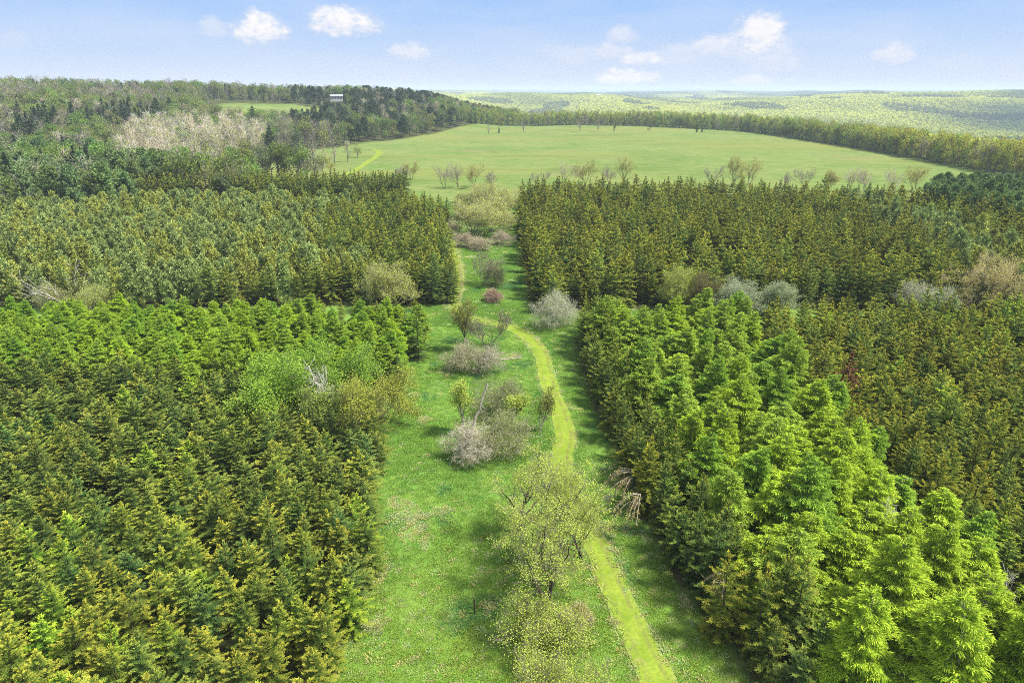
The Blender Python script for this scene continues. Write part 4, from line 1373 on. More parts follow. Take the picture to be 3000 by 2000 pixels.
hero('dead_tree', 0, 0, 8.6, dict(seed=246, stems=2, leaves=0, spread=0.95, levels=4, fork=(4, 3, 3), twig=(0.5, 0.47, 0.42), upright=0.2, thick=0.018, min_tw=0.022), 'dead white limbed tree standing in the green clump among the spruces', 'dead tree', bark=M_PALE, ground=CL + A3(0.8, -0.8), rz=1.0)
# east hedge between the far plantation and the larches
hero('bush', 1278, 752, 6.4, dict(seed=250, stems=8, leaves=5, c0=(0.28, 0.31, 0.17), c1=(0.46, 0.48, 0.30), twig=(0.48, 0.46, 0.38), **{**GREYB, 'leaf': 0.13, 'first': 0.02}), 'round silvery grey bush at the corner of the far plantation', 'bush', sq=1.05)
for k, (u, v, z, h, sq, c0, c1, lv, tw, cat, lab) in enumerate([
        (1570, 640, 6, 8.8, 0.8, (0.26, 0.34, 0.045), (0.5, 0.56, 0.1), 9, (0.3, 0.26, 0.2), 'tree', 'yellow green budding hedgerow tree behind the larches'),
        (1612, 645, 6, 8.4, 0.75, (0.15, 0.16, 0.04), (0.28, 0.26, 0.07), 4, (0.16, 0.12, 0.10), 'tree', 'dark stemmed thinly leafed hedgerow tree behind the larches'),
        (1690, 665, 5, 7.0, 1.15, (0.25, 0.30, 0.15), (0.38, 0.43, 0.25), 7, (0.33, 0.32, 0.26), 'bush', 'wide silvery white bush behind the larches'),
        (1785, 660, 5, 6.6, 1.05, (0.24, 0.31, 0.14), (0.37, 0.43, 0.22), 7, (0.33, 0.32, 0.26), 'bush', 'smaller silvery bush beside the wide silvery one'),
        (2125, 670, 5, 6.8, 1.2, (0.24, 0.27, 0.14), (0.36, 0.38, 0.22), 5, (0.34, 0.32, 0.27), 'bush', 'grey hedge bush rising behind the amber plantation'),
        (2300, 650, 5.5, 10.5, 1.05, (0.34, 0.30, 0.08), (0.56, 0.49, 0.17), 7, (0.42, 0.36, 0.29), 'tree', 'big tan yellow budding tree at the photo edge behind the amber plantation')]):
    x, y = G(u, v, z)
    hero('bush' if cat == 'bush' else 'broadleaf_tree', 0, 0, h, dict(seed=252 + k, spread=0.95, stems=5, levels=4, fork=(7, 5, 4), leaves=lv, leaf=0.17, c0=c0, c1=c1, twig=tw, cloud=0.5, first=0.05, twigs=5, twl=0.6, min_tw=0.011), lab, cat, ground=(x, y), sq=sq)
# bare twiggy crowns among the larches
for k, (u, v, z, h, lab) in enumerate([(2128, 1520, 4, 5.2, 'bare grey twiggy tree among the larches near the bottom corner'), (2245, 1335, 5, 6.0, 'dead grey tree between the larches, higher up the slope edge'), (2060, 1150, 6, 6.6, 'thin dead grey tree in the middle of the larches')]):
    x, y = G(u, v, z)
    hero('bare_tree', 0, 0, h, dict(seed=262 + k, stems=2, spread=0.9, levels=4, fork=(5, 4, 3), leaves=0, twig=(0.44, 0.40, 0.36), first=0.3, twigs=3, twl=0.7, min_tw=0.012), lab, ground=(x, y), sq=1.0)


# leaning dead trunk, fallen log, hanging dead boughs, marker post
def loose(name, label, cat, build, mats, loc, rz=0, smooth=True):
    b = MB()
    build(b)
    o = bpy.data.objects.new(name, b.mesh(name, mats, smooth))
    COL.objects.link(o)
    o.location = loc
    o.rotation_euler = (0, 0, rz)
    o['tint'] = [1.0, 1.0, 1.0]
    setp(o, label, cat)
    return o


def crooked(b, a, e, r0, r1, n, seed, twigs=0, sides=7):
    rr = np.random.default_rng(seed)
    t = np.linspace(0, 1, n + 1)[:, None]
    p = A3(*a) * (1 - t) + A3(*e) * t + rr.normal(0, 0.014, (n + 1, 3)) * np.sin(t * 3.14) * np.linalg.norm(A3(*e) - A3(*a)) * 0.6
    q = r0 + (r1 - r0) * t[:, 0]
    b.tubes(p[:-1], p[1:], q[:-1], q[1:], sides)
    for i in range(twigs):
        f = rr.uniform(0.25, 0.95)
        j = min(n - 1, int(f * n))
        s0 = p[j]
        d = unit(rr.normal(0, 1, 3) + A3(0, 0, 0.4))
        l = rr.uniform(0.5, 1.5)
        m_ = s0 + d * l * 0.55
        e_ = m_ + unit(d + rr.normal(0, 0.4, 3)) * l * 0.45
        b.tubes([s0, m_], [m_, e_], np.array([0.035, 0.022]), np.array([0.022, 0.008]), 5)


x, y = G(1084, 985)
loose('leaning_snag', 'pale broken dead trunk leaning over the mid lane bushes', 'dead trunk', lambda b: crooked(b, (0, 0, 0), (1.9, 0.9, 5.6), 0.2, 0.1, 7, 3, 5), [M_PALE], (x, y, 0))
x, y = G(1150, 826)
loose('fallen_log', 'pale fallen log lying in the grass beside the grey bushes', 'log', lambda b: crooked(b, (0, 0, 0.12), (3.2, 0.5, 0.15), 0.11, 0.05, 6, 4, 9), [M_PALE], (x, y, 0))


def post(b):
    b.tubes([A3(0, 0, 0), A3(0, 0, 1.42)], [A3(0, 0, 1.42), A3(0, 0, 1.5)], np.array([0.055, 0.05]), np.array([0.05, 0.01]), 8)
    b.tubes([A3(-0.005, 0, 1.12)], [A3(-0.005, 0, 1.22)], 0.062, 0.062, 8)


x, y = G(1090, 1408)
loose('marker_post', 'short dark wooden post standing in the open grass', 'post', post, [M_DARKBARK], (x, y, float(terrain(x, y)) - 0.02))


def bough(seed, n=9, L=2.6):
    def f(b):
        rr = np.random.default_rng(seed)
        for i in range(n):
            a = rr.uniform(-1.2, 1.2)
            d = A3(-math.cos(a), -math.sin(a) * 0.9, 0)
            t = np.linspace(0, 1, 7)[:, None]
            l = L * rr.uniform(0.6, 1.1)
            p = A3(0, 0, rr.uniform(-0.3, 0.5)) + d * l * t + A3(0, 0, 1) * l * (0.35 * t - 0.95 * t ** 2)
            b.tubes(p[:-1], p[1:], 0.03, 0.02, 4)
            m_ = 60
            f_ = rr.uniform(0.15, 1, m_)
            q = np.stack([np.interp(f_, t[:, 0], p[:, k]) for k in range(3)], 1)
            c = A3(0.26, 0.22, 0.09) * rr.uniform(0.7, 1.2, (m_, 1))
            b.blades(q, rr.normal(0, 0.5, (m_, 3)) + d * 0.4 - A3(0, 0, 0.8), rr.uniform(0.25, 0.55, m_), 0.07, rr.normal(0, 1, (m_, 3)), c, c * 1.15, mat=1)
    return f


for u, v, z, sd, lab in ((1452, 1105, 3.2, 1, 'tan drooping dead bough at the lane edge, upper one'), (1470, 1155, 3.0, 2, 'tan drooping dead bough at the lane edge, lower one'), (1660, 1335, 3.0, 5, 'small yellowed broken bough at the lane edge near the larches')):
    x, y = G(u, v, z)
    loose('dead_bough', lab, 'bough', bough(sd, 9 if sd < 5 else 6, 2.7 if sd < 5 else 1.8), [M_PALE, M_NEEDLE], (x, y, z + 0.6), 0.3, False)

# ------------------------------------------------------------------ trees at the near edge of the meadow and lone trees in it
rows = []
for k, (u, v, h, kind, lab) in enumerate([
        (1020, 432, 11, 'bare', 'bare dark tree at the lane head, outermost'), (1052, 430, 12, 'bare', 'tall bare tree with dark limbs at the lane head'), (1090, 430, 11, 'olive', 'thin olive budding tree at the lane head'), (1128, 432, 9, 'bare', 'low grey bare tree at the lane head near the spruce corner'), (945, 412, 9, 'olive', 'thin budding tree over the dark back row of spruces'), (920, 415, 7.5, 'bare', 'small bare tree over the dark back row of spruces'),
        (1292, 425, 12, 'pale', 'spreading pale bare tree above the far plantation'), (1345, 425, 13, 'olive', 'narrow budding pair of stems above the far plantation'), (1432, 425, 14, 'olive', 'round headed dark limbed budding tree above the far plantation'), (1400, 425, 10, 'bare', 'slight bare sapling above the far plantation'), (1632, 430, 11, 'bare', 'thin bare tree left of the windswept pair'), (1682, 425, 14.5, 'olive', 'large windswept olive tree at the meadow edge'), (1722, 425, 14, 'olive', 'second windswept tree leaning at the meadow edge'), (1850, 432, 10.5, 'bare', 'grey bare thicket tree at the meadow edge'), (1800, 432, 8, 'bare', 'faint bare sapling at the meadow edge'), (1900, 440, 10, 'olive', 'twisted dark budding tree over the silvery pines'), (1950, 440, 12, 'pale', 'tall pale bare tree over the silvery pines'), (1985, 440, 11, 'pale', 'tall grey bare tree over the silvery pines'), (2050, 445, 11.5, 'pale', 'wide pinkish grey bare tree over the silvery pines'), (2100, 440, 12, 'olive', 'tan budding tree beside the dark pine grove'), (1240, 428, 8, 'bare', 'small bare tree at the spruce corner')]):
    x, y = G(u, v, 0)
    x, y = x * 0.0 + x, y
    me = {'bare': FBARE[2], 'pale': FBARE[0], 'olive': FBL[2]}[kind]
    if kind == 'olive':
        x, y = G(u, v)
    spec = dict(seed=300 + k, spread=0.7, stems=2 + k % 2, levels=4, fork=(6, 3, 3), leaf=0.3, cloud=0.7, first=0.2, twigs=2, twl=1.0, min_tw=0.025, leaves={'bare': 0, 'pale': 1, 'olive': 3}[kind], c0=(0.30, 0.31, 0.07), c1=(0.46, 0.44, 0.13), twig={'bare': (0.26, 0.23, 0.19), 'pale': (0.44, 0.40, 0.36), 'olive': (0.26, 0.23, 0.15)}[kind])
    hero('bare_tree' if kind != 'olive' else 'broadleaf_tree', 0, 0, h * 0.86, spec, lab, bark=M_BARK if kind != 'pale' else M_GREY, ground=(x, y))
for k, (u, v, h, kind, lab) in enumerate([
        (1122, 308, 9, 'bare', 'first lone bare tree in the meadow, nearest the wooded hill'), (1203, 303, 13, 'bare', 'second lone bare tree in the meadow, taller'), (1332, 302, 15, 'bare', 'tall lone bare tree on the meadow crest, left of a close pair'), (1373, 302, 15, 'bare', 'tall lone bare tree on the meadow crest, right of a close pair'), (1412, 303, 7, 'bush', 'small dark round bush on the meadow crest'), (1493, 303, 8.5, 'bush', 'larger dark round bush on the meadow crest'), (1600, 303, 6, 'con', 'little dark evergreen on the meadow crest'), (1612, 303, 4.5, 'con', 'tiny dark evergreen beside another on the meadow crest'), (1146, 305, 5, 'con', 'tiny evergreen at the wooded side of the meadow'), (1648, 302, 13, 'bare', 'bare tree just before the hedgerow on the meadow crest')]):
    p = ground_hit(u, v)
    if kind == 'con':
        plant('spruce_tree', TALLCON[0], p[0], p[1], k, h / 18 * 1.2, (1, 1, 1), lab, 'tree')
    elif kind == 'bush':
        plant('bush', FBL[3], p[0], p[1], k, (h / 14 * 1.1, h / 14), (0.45, 0.45, 0.45), lab, 'bush')
    else:
        plant('bare_tree', FBARE[2], p[0], p[1], k, h / 14, (0.9, 0.85, 0.85), lab, 'tree')
# the white flowering shrub before the hedgerow
p = ground_hit(2166, 372)
plant('bush', merged(*far_broadleaf(8, 3.6, 330, n=260, c0=(0.38, 0.36, 0.33), c1=(0.55, 0.53, 0.48), leaf=0.6, low=0.15), 'blossom_shrub', M_LEAF, M_GREY), p[0], p[1], 0, (1.1, 0.95), (1, 1, 1), 'white flowering shrub in front of the far hedgerow', 'bush')

# ------------------------------------------------------------------ hedgerow along the far edge of the meadow
rows, rest = [], []
azs = np.degrees(np.arctan2(*np.array([G(u, v) for u, v in ((1040, 292), (2500, 425))]).T))
a = -5.5
pos_ = []
while a < 42:
    e = float(edge_dist(a))
    for row in range(5):
        dd = e + 3 + row * 7 + r.normal(0, 1.6)
        aa = a + r.normal(0, 0.12)
        pos_.append((dd * math.sin(R(aa)), dd * math.cos(R(aa)), row))
    slope = abs(float(edge_dist(a + 0.1)) - e) / 0.1
    a += 4.6 / math.hypot(e * R(1), slope)
for x, y, row in pos_:
    h = r.uniform(12, 17) if row else r.uniform(9, 15)
    t = [A3(1, 1, 1), A3(1.1, 0.95, 0.9), A3(0.8, 0.95, 1.0), A3(0.95, 0.85, 0.9)][int(r.integers(0, 4))] * r.uniform(0.8, 1.15)
    d = math.hypot(x, y)
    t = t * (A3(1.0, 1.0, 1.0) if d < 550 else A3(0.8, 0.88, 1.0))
    me = HEDGE[int(r.integers(0, 4))] if r.random() < 0.93 else FBARE[int(r.integers(0, 3))]
    z = float(terrain(x, y))
    if row < 1 and in_frame(np.array([x]), np.array([y]), np.array([z]), np.array([h]), 3)[0] and x > -30:
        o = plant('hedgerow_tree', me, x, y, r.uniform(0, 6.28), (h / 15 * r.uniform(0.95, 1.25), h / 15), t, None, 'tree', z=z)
        place = 'beyond the meadow crest' if d > 640 else 'where the hedgerow slopes down' if d > 460 else 'at the near end of the hedgerow'
        w = 'grey bare' if me in FBARE else 'olive leafing'
        rows.append(dict(o=o, what=f"{third(h, 11.2, 13.2, ('low', 'medium', 'tall'))} {w} tree", where=place, group='hedgerow trees along the far meadow edge', key=x))
    else:
        rest.append((x, y, z, h, me, t))
name_them(rows)
ml = HEDGE + FBARE
mass('hedgerow_thicket', ml, np.array([q[:3] for q in rest]), r.uniform(0, 6.28, len(rest)), np.array([[q[3] / 15 * 1.1] * 2 + [q[3] / 15] for q in rest]), np.array([ml.index(q[4]) for q in rest]), np.array([q[5] for q in rest]), 'thick hedgerow wood behind its front row at the far meadow edge')

# ------------------------------------------------------------------ wooded hill
A_HILL, rest, rows = [], [], []
ASPPOLY = P_([(285, 432), (430, 428), (500, 398), (610, 374), (612, 340), (480, 338), (305, 352)])
DSPR = P_([(420, 412), (560, 400), (640, 385), (640, 368), (560, 372), (440, 380)])
TALLP = P_([(-80, 425), (290, 412), (300, 388), (-80, 395)])
hx, hy = [], []
rd = 262.0
while rd < 960:
    sp = np.interp(rd, [260, 400, 600, 900], [5.4, 6.6, 8.2, 9.8])
    n = int(R(46) * rd / sp)
    aa = -44 + 46 * (np.arange(n) + r.uniform(0, 1, n)) / n
    dd = rd + r.normal(0, sp * 0.3, n)
    hx.append(dd * np.sin(np.radians(aa)))
    hy.append(dd * np.cos(np.radians(aa)))
    rd += sp * 0.95
hx, hy = np.concatenate(hx), np.concatenate(hy)
ha, hd = np.degrees(np.arctan2(hx, hy)), np.hypot(hx, hy)
hz = terrain(hx, hy)
k = ~inside(NOTCH_XY, hx, hy) & ~inside(CLEAR_XY, hx, hy)
k &= ~((ha > -3.2) & (hd < edge_dist(ha) - 5)) & (ha < 0.5)
k &= ~((ha > -10) & (hd < np.interp(ha, [-18, -12, -8, -4, -2, 0], [300, 420, 560, 690, 780, 800])))
k &= ~((ha > -20.3) & (hd < 315))
k &= ~((np.abs(ha + 13.55) < 0.8) & (hd > 685) & (hd < 775))
k &= ~((ha > -29) & (ha < -24.3) & (hd < 276))
# nothing tall right below the clearing
shade = (ha > -23) & (ha < -14.5) & (hd > 575) & (hd < 770)
hx, hy, ha, hd, hz, shade = [q[k] for q in (hx, hy, ha, hd, hz, shade)]
n1, n2 = noise(hx, hy, 120, 1), noise(hx, hy, 55, 2)
u_, v_, _ = project(np.stack([hx, hy, hz], 1))
vis_top = project(np.stack([hx, hy, hz + 14], 1))
cand = []
for i in range(len(hx)):
    x, y, z, d, az = hx[i], hy[i], hz[i], hd[i], ha[i]
    q = r.random()
    if inside(ASPPOLY, np.array(x), np.array(y)):
        kind = 'aspen' if q < 0.84 else 'bare' if q < 0.94 else 'leaf'
    elif inside(DSPR, np.array(x), np.array(y)):
        kind = 'con'
    elif inside(TALLP, np.array(x), np.array(y)) or (d < 330 and az < -26):
        kind = 'con' if q < 0.16 else 'pine' if q < 0.80 else 'bare' if q < 0.93 else 'leaf'
    elif az > -17 and az < -2 and d > 520 and n1[i] > -0.45:
        kind = 'dpine' if q < 0.62 else 'bare' if q < 0.82 else 'leaf'
    elif az < -26 and 400 < d < 600 and n1[i] + 0.4 * n2[i] > -0.15:
        kind = 'con' if q < 0.72 else 'leaf' if q < 0.88 else 'bare'
    elif az < -27 and 325 < d < 385:
        kind = 'leaf' if q < 0.8 else 'pine'
    elif d > 780:
        kind = 'con' if (n2[i] > -0.25 and q < 0.7 and az < -14) else 'bare' if q < 0.28 else 'leaf'
    else:
        s = n2[i] + 0.6 * n1[i]
        kind = 'bare' if s > 0.5 and q < 0.6 else 'leaf' if q < 0.76 else 'con' if q < 0.77 else 'pine' if q < 0.84 else 'bare'
    h = {'aspen': r.uniform(15, 20), 'con': r.uniform(9, 15) if d > 700 else r.uniform(11, 19) if d > 330 or az < -26 else r.uniform(9, 12), 'pine': r.uniform(11, 16), 'dpine': r.uniform(12, 17), 'bare': r.uniform(12, 18), 'leaf': r.uniform(11, 18)}[kind]
    if inside(DSPR, np.array(x), np.array(y)):
        h = r.uniform(7, 9.5)
    if shade[i]:
        h *= 0.5
        kind = 'leaf' if kind == 'con' else kind
    lib = {'aspen': ASP, 'con': TALLCON, 'pine': DPINE, 'dpine': DPINE, 'bare': FBARE, 'leaf': FBL}[kind]
    base = {'aspen': 16, 'con': 18, 'pine': 13, 'dpine': 13, 'bare': 14, 'leaf': 14}[kind]
    t = A3(1, 1, 1) * r.uniform(0.78, 1.22) * A3(r.uniform(0.88, 1.1), 1, r.uniform(0.9, 1.1))
    if kind == 'pine':
        t = t * A3(1.5, 1.55, 1.4)
    if kind == 'dpine':
        t = t * A3(0.62, 0.65, 0.75)
    if kind == 'leaf':
        t = t * 0.8 * r.uniform(0.8, 1.2)
    if kind == 'bare' and r.random() < 0.4:
        t = t * A3(0.78, 0.77, 0.76)
    if kind == 'leaf' and az < -26 and 300 < d < 400:
        t = t * A3(0.8, 1.0, 0.75)
    cand.append((x, y, z, h, kind, lib[int(r.integers(0, len(lib)))], h / base, t, d, az))
kn = {'aspen': ('aspen_tree', 'pale yellow barely leafed aspen', 70), 'con': ('conifer_tree', 'dark pointed conifer', 170), 'pine': ('conifer_tree', 'grey green rounded pine', 90), 'dpine': ('conifer_tree', 'dark blunt topped pine', 40), 'bare': ('woodland_tree', 'grey bare tree', 110), 'leaf': ('woodland_tree', 'green leafing tree', 180)}
used = {}
order = sorted(range(len(cand)), key=lambda i: cand[i][8])
for i in order:
    x, y, z, h, kind, me, s, t, d, az = cand[i]
    nm, what, cap = kn[kind]
    ok = in_frame(np.array([x]), np.array([y]), np.array([z]), np.array([h]), 3)[0]
    front = kind in ('dpine',) or d < 1000
    if ok and used.get(kind, 0) < cap and not (kind == 'dpine' and r.random() < 0.6):
        used[kind] = used.get(kind, 0) + 1
        o = plant(nm, me, x, y, r.uniform(0, 6.28), (s * r.uniform(0.9, 1.15), s), t, None, 'tree', z=z)
        uu = float(project(np.array([[x, y, z + h]]))[0][0])
        place = ('at the hill foot' if d < 340 else 'on the lower hill' if d < 460 else 'on the middle hill' if d < 640 else 'on the upper hill')
        place += ', outer end' if uu < 260 else ', behind the aspens' if uu < 620 else ', near the meadow notch' if uu < 860 else ', beside the meadow'
        if kind == 'aspen':
            place = 'in the pale grove above the back row of spruces'
        rows.append(dict(o=o, what=f"{third(s, 0.78, 0.95, ('low', 'medium', 'tall'))} {what}", where=place, group='trees of the wooded hill', key=uu))
    else:
        rest.append(cand[i])
name_them(rows, 4)
ml = ASP + TALLCON + DPINE + FBARE + FBL
mass('woodland', ml, np.array([q[:3] for q in rest]), r.uniform(0, 6.28, len(rest)), np.array([[q[6] * 1.05, q[6] * 1.05, q[6]] for q in rest]), np.array([ml.index(q[5]) for q in rest]), np.array([q[7] for q in rest]), 'mixed spring woodland covering the rest of the hill')
# scrub in the meadow notch, white blossoming tree, brighter single trees
for k, (u, v, h, me, t, q, lab) in enumerate([
        (720, 372, 8, FBARE[1], (1.25, 1.1, 1.05), 1.6, 'pinkish grey thicket in the meadow notch'), (745, 385, 11, FBARE[0], (1.1, 1.0, 0.9), 1.1, 'tall tan bare tree in the meadow notch'), (770, 380, 13, FBARE[0], (1, 1, 1), 1.0, 'tallest pale bare tree in the meadow notch'), (800, 372, 11, FBARE[1], (0.95, 1.0, 0.9), 1.2, 'grey green bare tree at the meadow edge of the notch'), (822, 362, 9, FBL[2], (0.95, 0.95, 0.9), 1.1, 'olive bush tree beside the curving track'), (690, 385, 6, FBL[3], (0.6, 0.7, 0.7), 1.2, 'dark round bush in the meadow notch'), (760, 400, 8, FBL[2], (1.25, 1.1, 0.9), 1.3, 'yellowish scrub in front of the meadow notch'), (715, 402, 7, FBARE[1], (1.1, 1.1, 0.9), 1.4, 'tan scrub in front of the meadow notch'), (480, 408, 9, FBL[0], (1.25, 1.3, 1.0), 1.2, 'bright yellow green tree above the back spruce row'), (540, 408, 9, FBL[0], (1.2, 1.3, 1.0), 1.2, 'second bright yellow green tree above the back spruce row')]):
    p = ground_hit(u, v)
    plant('bare_tree' if me in FBARE else 'broadleaf_tree', me, p[0], p[1], k, (h / 14 * q, h / 14), t, lab, 'tree')
p = ground_hit(62, 232)
plant('broadleaf_tree', merged(*far_broadleaf(13, 6, 340, n=340, c0=(0.42, 0.42, 0.36), c1=(0.62, 0.62, 0.52), low=0.25), 'blossom_tree', M_LEAF, M_GREY), p[0], p[1], 0, 0.95, (1, 1, 1), 'white blossoming tree between tall conifers on the hill', 'tree')
p = ground_hit(420, 196)
plant('broadleaf_tree', FBL[0], p[0], p[1], 0, 1.25, (1.5, 1.5, 1.1), 'bright green round tree standing up on the hill skyline', 'tree')

# ------------------------------------------------------------------ house on the hill, far farm buildings
def boxm(b, x0, x1, y0, y1, z0, z1, mat=0):
    c = np.array([[x0, y0, z0], [x1, y0, z0], [x1, y1, z0], [x0, y1, z0], [x0, y0, z1], [x1, y0, z1], [x1, y1, z1], [x0, y1, z1]], float)
    q = c[np.array([[0, 3, 2, 1], [4, 5, 6, 7], [0, 1, 5, 4], [1, 2, 6, 5], [2, 3, 7, 6], [3, 0, 4, 7]])]
    b.quads(q, np.ones_like(q), mat)


def plain(name, col, rough=0.6, var=0.15):
    m, nt = new_mat(name)
    L = nt.links.new
    pos = N(nt, 'ShaderNodeTexCoord').outputs['Object']
    c = mixc(nt, nz(nt, pos, 1.5, 4, 0.35, 0.65), tuple(np.array(col) * (1 - var)), tuple(np.array(col) * (1 + var)))
    b = N(nt, 'ShaderNodeBsdfPrincipled', Roughness=rough)
    L(c, b.inputs['Base Color'])
    L(b.outputs[0], N(nt, 'ShaderNodeOutputMaterial').inputs[0])
    return m


M_WALL, M_ROOF, M_WIN = plain('pale_siding', (0.40, 0.41, 0.41)), plain('grey_roof', (0.24, 0.25, 0.26)), plain('dark_window', (0.05, 0.06, 0.07), 0.15)
M_BARN, M_TIN = plain('tan_wall', (0.5, 0.36, 0.25)), plain('tin_roof', (0.5, 0.5, 0.5))


def building(name, p, w, dp, h, rh, rz, label, mw, mr, wins):
    e = bpy.data.objects.new(name, None)
    COL.objects.link(e)
    e.location = p
    e.rotation_euler = (0, 0, rz)
    setp(e, label, 'building')

    def part(nm, b, m, par=e):
        o = bpy.data.objects.new(nm, b.mesh(nm, [m]))
        COL.objects.link(o)
        o.parent = par
        return o
    b = MB()
    boxm(b, -w / 2, w / 2, -dp / 2, dp / 2, -1.5, h)
    g = np.array([[[-w / 2, -dp / 2, h], [-w / 2, dp / 2, h], [-w / 2, 0, h + rh], [-w / 2, 0, h + rh]], [[w / 2, -dp / 2, h], [w / 2, dp / 2, h], [w / 2, 0, h + rh], [w / 2, 0, h + rh]]], float)
    g[:, 3] += [0, 0.01, 0]
    b.quads(g, np.ones_like(g))
    wl = part('wall', b, mw)
    b = MB()
    o_ = 0.5
    for sgn in (-1, 1):
        y0, y1 = sgn * (dp / 2 + o_), 0
        z0, z1 = h - o_ * rh / (dp / 2), h + rh
        q = np.array([[-w / 2 - o_, y0, z0 + 0.05], [w / 2 + o_, y0, z0 + 0.05], [w / 2 + o_, y1, z1 + 0.05], [-w / 2 - o_, y1, z1 + 0.05]])
        q2 = q + A3(0, 0, 0.25)
        for a in ((q2), (q), np.array([q[0], q[1], q2[1], q2[0]]), np.array([q[0], q2[0], q2[3], q[3]]), np.array([q[1], q2[1], q2[2], q[2]])):
            b.quads(a[None], np.ones((1, 4, 3)))
    part('roof', b, mr)
    for i in range(wins):
        b = MB()
        cx = (i + 0.5) / wins * w - w / 2
        boxm(b, cx - 0.7, cx + 0.7, -dp / 2 - 0.06, -dp / 2 + 0.05, h * 0.35, h * 0.78)
        part('window', b, M_WIN)
    return e


p = ground_hit(797, 222)
if math.hypot(p[0], p[1]) > 900:
    q = A3(-0.2, 1, 0)
    p = A3(math.sin(R(-13.6)) * 760, math.cos(R(-13.6)) * 760, 0)
    p[2] = float(terrain(p[0], p[1]))
HOUSE = (p[0], p[1])
building('house', (p[0], p[1], p[2] + 6.2), 12, 7, 3.6, 1.5, 0.25, 'pale house with grey roof half hidden by trees on the wooded hill', M_WALL, M_ROOF, 4)
for u, v, w, nm, lab in ((1376, 224, 26, 'barn', 'tan barn with pale roof on the distant hillside fields'), (2310, 203, 40, 'barn', 'long pale roofed barn on the far ridge')):
    p = ground_hit(u, v)
    building(nm, (p[0], p[1], p[2] + 6), w, w * 0.5, w * 0.22, w * 0.12, 0.2, lab, M_BARN if u < 2000 else M_WALL, M_TIN, 3)

# ------------------------------------------------------------------ distant forest beyond the meadow
X_, Y_, W_ = [], [], []
rd = 700.0
while rd < 6800:
    s = max(8.5, rd / 240)
    n = int(R(56) * rd / s)
    aa = -13 + 56 * (np.arange(n) + r.random(n)) / n
    dd = rd + r.normal(0, s * 0.35, n)
    x, y = dd * np.sin(np.radians(aa)), dd * np.cos(np.radians(aa))
    k = (dd > edge_dist(aa) + 60) & (r.random(n) < 0.93)
    k &= (noise(x, y, 1500, 2) + 0.5 * noise(x, y, 600, 1)) < 1.02
    X_.append(x[k])
    Y_.append(y[k])
    W_.append(np.full(k.sum(), s))
    rd += s * 0.85
X_, Y_, W_ = map(np.concatenate, (X_, Y_, W_))
Z_ = terrain(X_, Y_)
# leave out what lies in dead ground, hidden behind nearer rises
u_, v_, _ = project(np.stack([X_, Y_, Z_ + 12], 1))
D_ = np.hypot(X_, Y_)
el = (Z_ + 12 - CAMZ) / D_
azb = np.floor((np.degrees(np.arctan2(X_, Y_)) + 20) / 0.35).astype(int)
keep = (v_ > 150) & (v_ < 420) & (u_ > -150) & (u_ < 2500)
o_ = np.argsort(D_)
best = np.full(400, -9.0)
for i in o_:
    if el[i] < best[azb[i]] - 0.004:
        keep[i] = False
    elif el[i] - 0.002 > best[azb[i]]:
        best[azb[i]] = el[i] - 0.002
X_, Y_, Z_, W_, D_ = X_[keep], Y_[keep], Z_[keep], W_[keep], D_[keep]
n = len(X_)
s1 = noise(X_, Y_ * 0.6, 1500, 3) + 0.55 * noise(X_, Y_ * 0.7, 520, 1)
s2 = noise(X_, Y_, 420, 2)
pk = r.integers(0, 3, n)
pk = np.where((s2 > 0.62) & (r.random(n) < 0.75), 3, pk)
sunlit = sstep(-0.5, 0.9, 0.42 - 0.5 * sstep(3800, 5200, D_) + 0.9 * s1 + 1.0 * sstep(2500, 1300, D_) - 0.35 * sstep(14, 34, np.degrees(np.arctan2(X_, Y_))))  # sunlit and cloud-shadowed patches painted into the tree tints
tint = np.stack([0.62 + 2.1 * sunlit, 0.72 + 1.5 * sunlit, 0.85 + 0.2 * sunlit], 1) * r.uniform(0.9, 1.1, (n, 1))
sc = W_ / 8.5 * r.uniform(0.8, 1.2, n)
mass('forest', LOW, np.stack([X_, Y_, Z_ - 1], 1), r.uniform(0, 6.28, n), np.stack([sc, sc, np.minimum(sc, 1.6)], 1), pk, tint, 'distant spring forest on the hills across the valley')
print('distant trees', n, 'spruces', len(spr), 'pines', len(pines), 'hill', len(cand), 'objects', len(bpy.data.objects))

# ------------------------------------------------------------------ air
hb = MB()
boxm(hb, -16600, 16600, -600, 17200, -130, 74)
haze = bpy.data.objects.new('haze', hb.mesh('haze', []))
COL.objects.link(haze)
m, nt = new_mat('haze_air')
pv = N(nt, 'ShaderNodeVolumePrincipled')
pv.inputs['Color'].default_value = (0.72, 0.86, 1.0, 1)
pv.inputs['Density'].default_value = 1.45e-4
pv.inputs['Anisotropy'].default_value = 0.0
o = N(nt, 'ShaderNodeOutputMaterial')
nt.links.new(pv.outputs[0], o.inputs['Volume'])
haze.data.materials.clear()
haze.data.materials.append(m)
setp(haze, 'pale blue haze over the valley', kind='stuff')

# ------------------------------------------------------------------ sun and sky
SUN_EL, SUN_AZ = 57, 96
sun = bpy.data.lights.new('sun', 'SUN')
sun.energy = 4.3
sun.angle = R(9)
sun.color = (1.0, 0.95, 0.86)
so = bpy.data.objects.new('sun', sun)
COL.objects.link(so)
so.location = (60, 40, 90)
dirv = Vector((math.sin(R(SUN_AZ)) * math.cos(R(SUN_EL)), math.cos(R(SUN_AZ)) * math.cos(R(SUN_EL)), math.sin(R(SUN_EL))))
so.rotation_euler = dirv.to_track_quat('Z', 'Y').to_euler()

